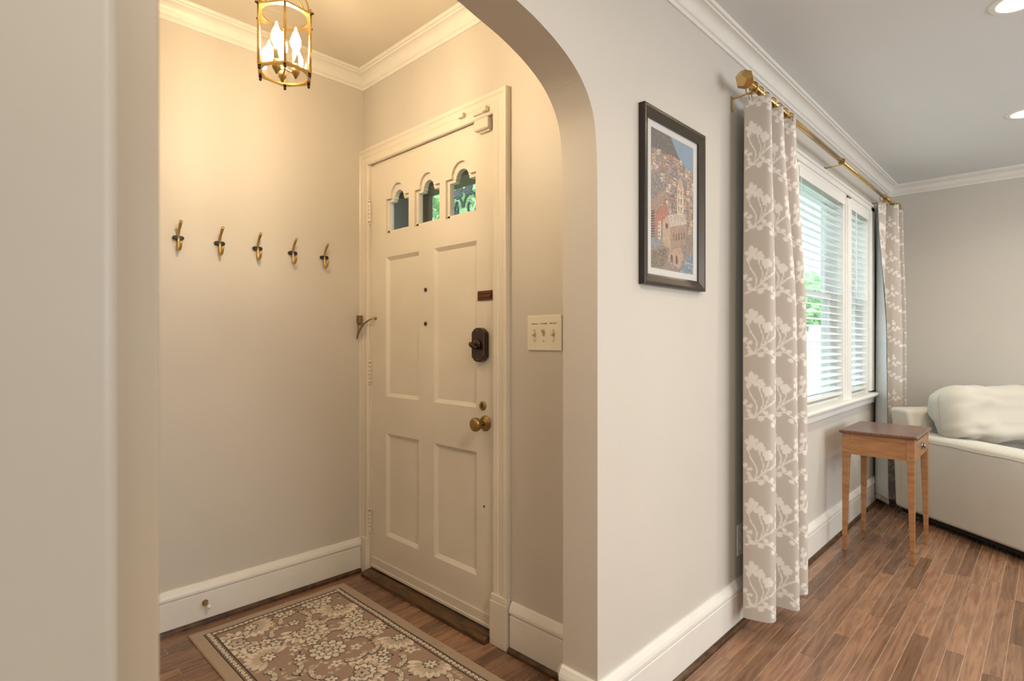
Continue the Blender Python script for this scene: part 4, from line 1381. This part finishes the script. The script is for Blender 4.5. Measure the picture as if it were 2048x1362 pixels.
def fan_flower(cx, cy, rot, s=1.0):
    petal_ring(cx, cy, 0.046 * s, 11, 0.011 * s, 0.022 * s, cr, rot, lin(126, 104, 88), 3.6)
    petal_ring(cx, cy, 0.030 * s, 9, 0.008 * s, 0.018 * s, shade, rot + 0.15, None, 3.3)
    for k in range(12):
        a = rot + 3.6 * k / 11 + 0.16
        rg.line([(cx + 0.018 * s * math.cos(a), cy + 0.018 * s * math.sin(a)), (cx + 0.058 * s * math.cos(a), cy + 0.058 * s * math.sin(a))], 0.0018, lin(150, 128, 108), 0.8)
    petal_ring(cx, cy, 0.012 * s, 6, 0.005 * s, 0.009 * s, cr, rot, dk)
    for k in range(5):
        a = rot + 0.3 + k * 0.75
        rg.ell(cx + 0.022 * s * math.cos(a), cy + 0.022 * s * math.sin(a), 0.0035, 0.0028, a, dk)


def rosette(cx, cy, rot, s=1.0):
    petal_ring(cx, cy, 0.040 * s, 11, 0.0105 * s, 0.014 * s, cr, rot, dk)
    petal_ring(cx, cy, 0.024 * s, 8, 0.0085 * s, 0.011 * s, cr, rot + 0.3, dk)
    petal_ring(cx, cy, 0.010 * s, 5, 0.0055 * s, 0.008 * s, shade, rot, dk)
    rg.ell(cx, cy, 0.005 * s, 0.005 * s, 0, cr)


def peony(cx, cy, rot, s=1.0):
    petal_ring(cx, cy, 0.052 * s, 13, 0.010 * s, 0.020 * s, cr, rot, lin(126, 104, 88), 4.6)
    petal_ring(cx, cy, 0.040 * s, 10, 0.009 * s, 0.017 * s, shade, rot + 0.2, None, 4.4)
    petal_ring(cx, cy, 0.028 * s, 9, 0.009 * s, 0.012 * s, cr, rot + 0.1, dk, 4.4)
    petal_ring(cx, cy, 0.014 * s, 6, 0.007 * s, 0.010 * s, shade, rot, dk)
    for k in range(7):
        a = rot + 4.4 * k / 6
        rg.line([(cx + 0.034 * s * math.cos(a), cy + 0.034 * s * math.sin(a)), (cx + 0.050 * s * math.cos(a + 0.1), cy + 0.050 * s * math.sin(a + 0.1))], 0.003, dk)


def leafy(cx, cy, rot, s=1.0, mirror=1):
    for k in range(7):
        t_ = k / 6
        a = rot + mirror * (t_ - 0.4) * 1.9
        px_, py_ = cx + (t_ - 0.5) * 0.075 * s * math.cos(rot) - mirror * 0.018 * s * math.sin(t_ * 3.1) * math.sin(rot), cy + (t_ - 0.5) * 0.075 * s * math.sin(rot) + mirror * 0.018 * s * math.sin(t_ * 3.1) * math.cos(rot)
        rg.ell(px_ - 0.002, py_ - 0.003, 0.0145 * s, 0.0095 * s, a, dk)
    for k in range(7):
        t_ = k / 6
        a = rot + mirror * (t_ - 0.4) * 1.9
        px_, py_ = cx + (t_ - 0.5) * 0.075 * s * math.cos(rot) - mirror * 0.018 * s * math.sin(t_ * 3.1) * math.sin(rot), cy + (t_ - 0.5) * 0.075 * s * math.sin(rot) + mirror * 0.018 * s * math.sin(t_ * 3.1) * math.cos(rot)
        rg.ell(px_, py_, 0.0125 * s, 0.0075 * s, a, cr if k % 2 else shade)
        rg.ell(px_, py_, 0.006 * s, 0.0014 * s, a, lin(140, 118, 98))


def small(cx, cy, rot, s=1.0):
    petal_ring(cx, cy, 0.0135 * s, 5, 0.0070 * s, 0.0095 * s, cr, rot, dk if rr.random() < 0.6 else None)
    rg.ell(cx, cy, 0.0045 * s, 0.0045 * s, 0, lin(120, 98, 82))


big = [('p', .345, .305, 2.6), ('f', .20, .115, 4.2), ('f', .545, .215, 2.3), ('r', .345, .500, .2), ('p', .545, .415, 1.2), ('f', .165, .390, .4), ('f', .590, .620, 2.6), ('r', .13, .655, .7), ('p', .36, .725, 3.2), ('f', .565, .86, 2.2),
       ('r', .33, .93, 0.1), ('f', .15, .88, 5.9), ('p', .55, 1.09, 1.4), ('f', .25, 1.12, .9), ('p', .12, .20, .8), ('r', .50, .09, .3)]
FN = {'p': peony, 'f': fan_flower, 'r': rosette}
placed = []
for t_, u_, v_, a_ in big:
    FN[t_](u_, rH - v_, a_, 1.3 if t_ != 'r' else 1.3)
    placed.append((u_, rH - v_, 0.074))
for kind_, tries, rad in (('l', 900, 0.036), ('s', 2000, 0.020), ('d', 3600, 0.009)):
    for k in range(tries):
        u_, v_ = rr.uniform(b2 + 0.02, rW - b2 - 0.02), rr.uniform(b2 + 0.02, rH - b2 - 0.02)
        if all((u_ - p[0]) ** 2 + (v_ - p[1]) ** 2 > (rad + p[2]) ** 2 for p in placed):
            a_ = rr.random() * 6.28
            if kind_ == 'l': leafy(u_, v_, a_, 1.0, rr.choice([-1, 1]))
            elif kind_ == 's': small(u_, v_, a_, 1.05)
            else:
                rg.ell(u_, v_, 0.009, 0.0045, a_, rr.choice([cr, shade, shade, dk])); rg.ell(u_ + 0.008 * math.cos(a_ + 1), v_ + 0.008 * math.sin(a_ + 1), 0.006, 0.0035, a_ + 1, shade)
            placed.append((u_, v_, rad))


def band(o_, i_, c):
    """frame shaped band between the insets o_ and i_"""
    rect(o_, o_, rW - o_, i_, c); rect(o_, rH - i_, rW - o_, rH - o_, c)
    rect(o_, o_, i_, rH - o_, c); rect(rW - i_, o_, rW - o_, rH - o_, c)


band(-0.001, b1, br)
band(b1, b2 + 0.004, dk)
band(b1 + 0.004, b2 - 0.0005, lin(134, 110, 94))
mid = (b1 + b2) / 2 + 0.001
stp = 0.0205


def bead(x, yv, ang, i):
    rg.ell(x, yv, 0.0112, 0.0100, ang, dk)
    rg.ell(x, yv, 0.0094, 0.0076, ang + (0.5 if i % 2 else -0.3), cr)
    rg.ell(x, yv, 0.0026, 0.0018, ang, lin(120, 98, 82))


k = 0
x = mid
while x < rW - mid + 0.005:
    bead(x, mid, 0, k); bead(x, rH - mid, 0, k); x += stp; k += 1
yv = mid
while yv < rH - mid + 0.005:
    bead(mid, yv, 1.57, k); bead(rW - mid, yv, 1.57, k); yv += stp; k += 1
gx, gy = np.meshgrid(np.linspace(RX0, RX1, rg.nx), np.linspace(RY0, RY1, rg.ny))
gz = np.full_like(gx, 0.0085) + 0.0008 * np.sin(gx * 31 + gy * 17)
lum = rg.a.mean(-1)
gz += 0.0012 * (lum - lum.mean()) / lum.std() * 0.5
edge = np.minimum(np.minimum(gx - RX0, RX1 - gx), np.minimum(gy - RY0, RY1 - gy))
gz -= 0.004 * np.clip(1 - edge / 0.008, 0, 1) ** 2
nz = np.random.RandomState(1).randn(*gx.shape, 1) * 0.035 + 1
rug = thing('rug', 'taupe runner rug with cream flowers before the front door', 'rug', (0, 0, 0))
grid_object('pile', np.stack([gx, gy, gz], -1), np.clip(rg.a * nz, 0, 1), 'rug_pile', rug, close=(0, 0, -0.0035))
MB().box(RX0 + 0.002, RX1 - 0.002, RY0 + 0.002, RY1 - 0.002, 0.0004, 0.004).build('backing', 'rug_backing', rug)

# ------------------------------------------------------------------ side table
tb = thing('side_table', 'small wooden side table with tapered legs and one drawer below the window', 'side table', (0, 0, 0))
tx0, tx1, ty0, ty1 = 3.594, 4.052, 0.528, 0.868
ZT = 0.690
MB().prism([(tx0 - 0.014, ty0 - 0.014), (tx1 + 0.014, ty0 - 0.014), (tx1 + 0.014, ty1 + 0.014), (tx0 - 0.014, ty1 + 0.014)], 'Z', ZT - 0.017, ZT).build('table_top', 'table_top_wood', tb, bevel=0.006, segs=3)
lw = 0.036
for ix, lx in enumerate((tx0, tx1)):
    for iy, ly in enumerate((ty0, ty1)):
        sx, sy = (1 if ix == 0 else -1), (1 if iy == 0 else -1)
        mb = MB()
        def sq(wd, z): return [(lx, ly, z), (lx + sx * wd, ly, z), (lx + sx * wd, ly + sy * wd, z), (lx, ly + sy * wd, z)]
        vs = sq(0.019, 0.0) + sq(lw, ZT - 0.13) + sq(lw, ZT - 0.017)
        mb.add(vs, [(3, 2, 1, 0), (8, 9, 10, 11)] + [(r * 4 + k, r * 4 + (k + 1) % 4, r * 4 + 4 + (k + 1) % 4, r * 4 + 4 + k) for r in range(2) for k in range(4)])
        lg = mb.build('leg', 'table_wood', tb, bevel=0.002)
        if ix == 0 and iy == 0:
            for zz in (0.02, 0.10):
                MB().lathe([(0.0026, 0), (0.002, 0.0008)], (tx0, ty0 + 0.018, ZT - 0.02 - zz), '-X', 8).build('peg', 'frame_dark', lg)
ap = 0.118
MB().box(tx0 + 0.004, tx0 + 0.020, ty0 + lw, ty1 - lw, ZT - 0.017 - ap, ZT - 0.017).build('apron', 'table_apron', tb)
MB().box(tx1 - 0.020, tx1 - 0.004, ty0 + lw, ty1 - lw, ZT - 0.017 - ap, ZT - 0.017).build('apron', 'table_apron', tb)
MB().box(tx0 + lw, tx1 - lw, ty1 - 0.020, ty1 - 0.004, ZT - 0.017 - ap, ZT - 0.017).build('apron', 'table_apron', tb)
MB().box(tx0 + lw, tx1 - lw, ty0 + 0.004, ty0 + 0.020, ZT - 0.032, ZT - 0.017).box(tx0 + lw, tx1 - lw, ty0 + 0.004, ty0 + 0.020, ZT - 0.017 - ap, ZT - 0.012 - ap + 0.008).build('drawer_rail', 'table_apron', tb)
dr = MB().box(tx0 + lw + 0.002, tx1 - lw - 0.002, ty0 + 0.001, ty0 + 0.018, ZT - 0.017 - ap + 0.015, ZT - 0.034).build('drawer', 'table_apron', tb, bevel=0.0015)
MB().lathe([(0.021, 0), (0.021, 0.003), (0.012, 0.005), (0.010, 0.008), (0.016, 0.012), (0.016, 0.015), (0.010, 0.018), (0.0005, 0.019)], ((tx0 + tx1) / 2, ty0 + 0.001, ZT - 0.077), '-Y', 20).build('knob', 'chrome_dark', dr, smooth=True)

# ------------------------------------------------------------------ armchair and its cushion
ch = thing('armchair', 'wide cream upholstered armchair set diagonally in the corner', 'armchair', (4.600, 0.775, 0))
Fd, Wd = Vector((-0.628, -0.778, 0)), Vector((0.778, -0.628, 0))
ch.matrix_world = Matrix(((Wd.x, -Fd.x, 0, 4.585), (Wd.y, -Fd.y, 0, 0.770), (0, 0, 1, 0), (0, 0, 0, 1)))   # local x = width, local -y = to the front


def soft(mb, name, m, parent, bev, levels=0, nz=0.0, seed=0):
    o = mb.build(name, m, parent, smooth=True, bevel=bev, segs=5, angle=30)
    o.modifiers.new('wn', 'WEIGHTED_NORMAL').keep_sharp = False
    return o


CW, CD, CAZ = 1.04, 0.96, 0.578


def arm(x0, x1):
    mb = MB()
    n = 14
    prof = [(x0, 0.055), (x0 - 0.004, 0.25), (x0 - 0.004, 0.545)]
    for k in range(1, n):
        a = math.pi - k / n * math.pi
        prof.append(((x0 + x1) / 2 + (x1 - x0 + 0.008) / 2 * math.copysign(abs(math.cos(a)) ** 0.6, math.cos(a)), 0.545 + 0.042 * math.sin(a) ** 0.7))
    prof += [(x1 + 0.004, 0.545), (x1, 0.055)]
    mb.prism(prof, 'Y', -0.02, -CD)
    return mb


for x0, x1 in ((0.0, 0.19), (CW - 0.19, CW)):
    ao = soft(arm(x0, x1), 'arm', 'upholstery', ch, 0.022)
    for xx in (x0 - 0.005, x1 + 0.005):
        MB().tube([(xx, -0.04 - k * 0.05, 0.545 + 0.002 * math.sin(k)) for k in range(19)], 0.0028, 8).build('piping', 'upholstery_piping', ao, smooth=True)
bk = MB()
bk.prism([(0.030, 0.055), (0.055, 0.60), (0.085, 0.735), (-0.085, 0.735), (-0.17, 0.45), (-0.19, 0.055)], 'X', 0.0, CW)
soft(bk, 'back', 'upholstery', ch, 0.028)
soft(MB().box(0.17, CW - 0.17, -CD + 0.02, -0.10, 0.055, 0.30), 'seat_base', 'upholstery', ch, 0.02)
soft(MB().box(0.192, CW - 0.192, -CD - 0.01, -0.16, 0.29, 0.44), 'seat_cushion', 'cushion_fabric', ch, 0.05)
MB().box(0.02, CW - 0.02, -CD + 0.02, -0.02, 0.030, 0.060).build('underframe', 'under_black', ch)
for fx_ in (0.06, CW - 0.06):
    for fy_ in (-0.06, -CD + 0.06):
        MB().lathe([(0.016, 0.0), (0.024, 0.035)], (fx_, fy_, 0.0), 'Z', 14).build('foot', 'under_black', ch)


def cushion_mesh(a, b, c, seed):
    """soft box: rows of a superellipsoid with wrinkles"""
    mb = MB(); nu, nv = 96, 60
    vs, fs = [], []
    sg = lambda v, e: math.copysign(abs(v) ** e, v)
    for i in range(nv + 1):
        ph = -math.pi / 2 + math.pi * i / nv
        for j in range(nu):
            th_ = 2 * math.pi * j / nu
            x = a * sg(math.cos(ph), 0.42) * sg(math.cos(th_), 0.36)
            yv = b * sg(math.cos(ph), 0.75) * sg(math.sin(th_), 0.75)
            z = c * sg(math.sin(ph), 0.50)
            p = Vector((x, yv, z))
            nrm = Vector((x / a / a, yv / b / b, z / c / c)).normalized()
            d = 0.022 * mnoise.noise(Vector((x * 4, yv * 6 + seed, z * 5))) + 0.016 * mnoise.noise(Vector((x * 9 + z * 9, seed, z * 16 - x * 7)))
            corner = max(0, 0.30 - (x + a)) * max(0, 0.12 - (z + c)) / 0.036       # crumpled lower corner on the arm
            d += 0.05 * min(corner, 1) * mnoise.noise(Vector((x * 14, seed, z * 30)))
            if yv < 0:      # diagonal creases pulled towards the slumped corner
                for off, sl, wd, dep in ((0.02, 0.32, 0.022, 0.016), (-0.05, 0.55, 0.018, 0.013), (0.10, 0.18, 0.02, 0.010)):
                    d -= dep * math.exp(-((z - off + sl * (x + 0.25)) / wd) ** 2) * min(1, max(0, (x + 0.42) * 6))
            # slumped: lower half swells forward
            p.y -= 0.05 * max(0, -z / c) * max(0, math.cos(ph))
            vs.append(p + nrm * d)
    for i in range(nv):
        for j in range(nu):
            k = (j + 1) % nu
            fs.append((i * nu + j, i * nu + k, (i + 1) * nu + k, (i + 1) * nu + j))
    return mb.add(vs, fs)


cu = thing('back_cushion', 'big soft cream back cushion slumped on the armchair', 'cushion', (0, 0, 0))
lm = Matrix.Translation((0.545, -0.275, 0.722)) @ Matrix.Rotation(math.radians(-8), 4, 'X') @ Matrix.Rotation(math.radians(1.0), 4, 'Y')
cu.matrix_world = ch.matrix_world @ lm
cm = cushion_mesh(0.50, 0.165, 0.176, 3.1).build('cover', 'cushion_fabric', cu, smooth=True)
seam = []
for j in range(60):
    th_ = 2 * math.pi * j / 59
    sg = lambda v, e: math.copysign(abs(v) ** e, v)
    seam.append((0.506 * sg(math.cos(th_), 0.42), 0.0, 0.173 * sg(math.sin(th_), 0.5)))
MB().tube(seam, 0.0025, 6, cap=False).build('seam', 'upholstery_piping', cu, smooth=True)

# ------------------------------------------------------------------ outside: porch, trellis, railing, trees
struct(MB().box(-12, 30, YB + 0.2, 40, -0.45, -0.40).build('ground_lawn', 'grass'), 'green lawn outside the house', 'lawn')
struct(MB().box(XD + 0.14, 3.4, YB + 0.02, 4.2, -0.35, -0.03).build('floor_porch', 'exterior_grey'), 'grey porch slab outside the front door', 'porch')
struct(MB().box(XD + 0.14, 3.05, YB + 0.02, 3.75, 2.72, 2.80).box(2.88, 3.05, YB + 0.02, 3.75, 2.56, 2.72).build('ceiling_porch', 'porch_ceiling_paint'), 'pale green porch ceiling outside the front door', 'porch ceiling')

it = thing('iron_trellis', 'dark cast iron porch trellis with leaf scrolls seen through the door panes', 'trellis', (2.92, 3.40, 0))
for yy in (-0.20, 0.20):
    MB().box(-0.012, 0.012, yy - 0.012, yy + 0.012, -0.03, 2.56).build('upright', 'iron', it)
ri = random.Random(2)


def iron_leaf(cy, cz, rot, s):
    pts = []
    for k in range(20):
        a = 2 * math.pi * k / 20
        r = s * (0.62 + 0.38 * abs(math.cos(2.5 * a)))
        pts.append((cy + r * math.cos(a + rot), cz + r * math.sin(a + rot)))
    return MB().prism(pts, 'X', -0.006, 0.006)


z = 0.1
while z < 2.5:
    for sgn in (-1, 1):
        sp_ = []
        for k in range(26):
            a = k / 25 * 2.3 * math.pi
            r = 0.095 * (1 - k / 36)
            sp_.append((0, sgn * (0.10 - r * math.cos(a)) * 1.0, z + 0.13 + r * math.sin(a) * 1.25))
        MB().tube(sp_, 0.011, 6).build('scroll', 'iron', it)
        iron_leaf(sgn * 0.06, z + 0.26, ri.random() * 6, 0.062).build('leaf', 'iron', it)
        iron_leaf(sgn * 0.14, z + 0.04, ri.random() * 6, 0.050).build('leaf', 'iron', it)
    gr = MB()
    for q in range(12):
        gr.lathe([(0.001, -0.014), (0.011, -0.009), (0.014, 0), (0.011, 0.009), (0.001, 0.014)], (ri.uniform(-0.005, 0.005), 0.10 + ri.uniform(-0.03, 0.03) * (1 - q / 16), z + 0.18 - q * 0.008), 'Z', 8)
    gr.build('grape_cluster', 'iron', it)
    z += 0.34

rail = thing('porch_railing', 'white baluster railing outside the living room window', 'railing', (3.0, 2.0, 0))
MB().box(-0.6, 9.0, -0.04, 0.04, 1.22, 1.30).build('top_rail', 'exterior_white', rail)
MB().box(-0.6, 9.0, -0.03, 0.03, 0.42, 0.48).build('bottom_rail', 'exterior_white', rail)
bmesh_b = MB().box(-0.022, 0.022, -0.022, 0.022, 0.48, 1.22).mesh('baluster', 'exterior_white')
for k in range(72):
    o = bpy.data.objects.new('baluster', bmesh_b)
    o.location = (-0.5 + k * 0.13, 0, 0)
    C.objects.link(o); o.parent = rail
post = MB().box(-0.07, 0.07, -0.07, 0.07, -0.40, 1.36).mesh('post', 'exterior_white')
for k in range(5):
    o = bpy.data.objects.new('post', post)
    o.location = (-0.4 + k * 2.3, 0, 0)
    C.objects.link(o); o.parent = rail


def tree(loc, trunk_h, rad, n, label, seed, name='tree', cat='tree', size=0.16):
    r = random.Random(seed)
    o = thing(name, label, cat, loc, group='greenery outside')
    if trunk_h > 0:
        MB().tube([(0, 0, 0), (0.05, 0.02, trunk_h * 0.5), (0, 0, trunk_h + rad[2] * 0.6)], [0.14, 0.11, 0.04], 10).build('trunk', 'bark', o, smooth=True)
    vs, fs = [], []
    for k in range(n):
        while True:
            p = Vector((r.uniform(-1, 1), r.uniform(-1, 1), r.uniform(-1, 1)))
            if 0.25 < p.length < 1: break
        c = Vector((p.x * rad[0], p.y * rad[1], p.z * rad[2] + trunk_h + rad[2] * 0.8))
        u = Vector((r.gauss(0, 1), r.gauss(0, 1), r.gauss(0, 1))).normalized()
        v = u.orthogonal().normalized()
        s = size * r.uniform(0.6, 1.2)
        b = len(vs)
        vs += [c - u * s, c + v * s * 0.45, c + u * s, c - v * s * 0.45]
        fs.append((b, b + 1, b + 2, b + 3))
    f = MB().add(vs, fs).build('foliage', 'leaves', o)
    f['kind'] = 'stuff'
    return o


tree((4.6, 6.2, -0.4), 1.4, (1.7, 1.7, 1.6), 3200, 'leafy tree seen through the middle pane of the front door', 1)
tree((7.4, 8.8, -0.4), 1.8, (2.0, 1.8, 1.9), 3000, 'leafy tree behind the iron trellis outside the front door', 2)
tree((15.5, 4.5, -0.4), 1.0, (2.2, 1.6, 1.3), 3000, 'leafy tree seen through the blinds of the wide window', 3)
tree((23.0, 5.1, -0.4), 1.2, (2.4, 1.8, 1.3), 2600, 'leafy tree seen through the narrow blind by the far curtain', 4)
tree((9.8, 2.85, -0.4), 0.0, (1.4, 0.6, 0.75), 2200, 'low green shrub behind the white railing outside', 5, 'shrub', 'shrub', 0.09)
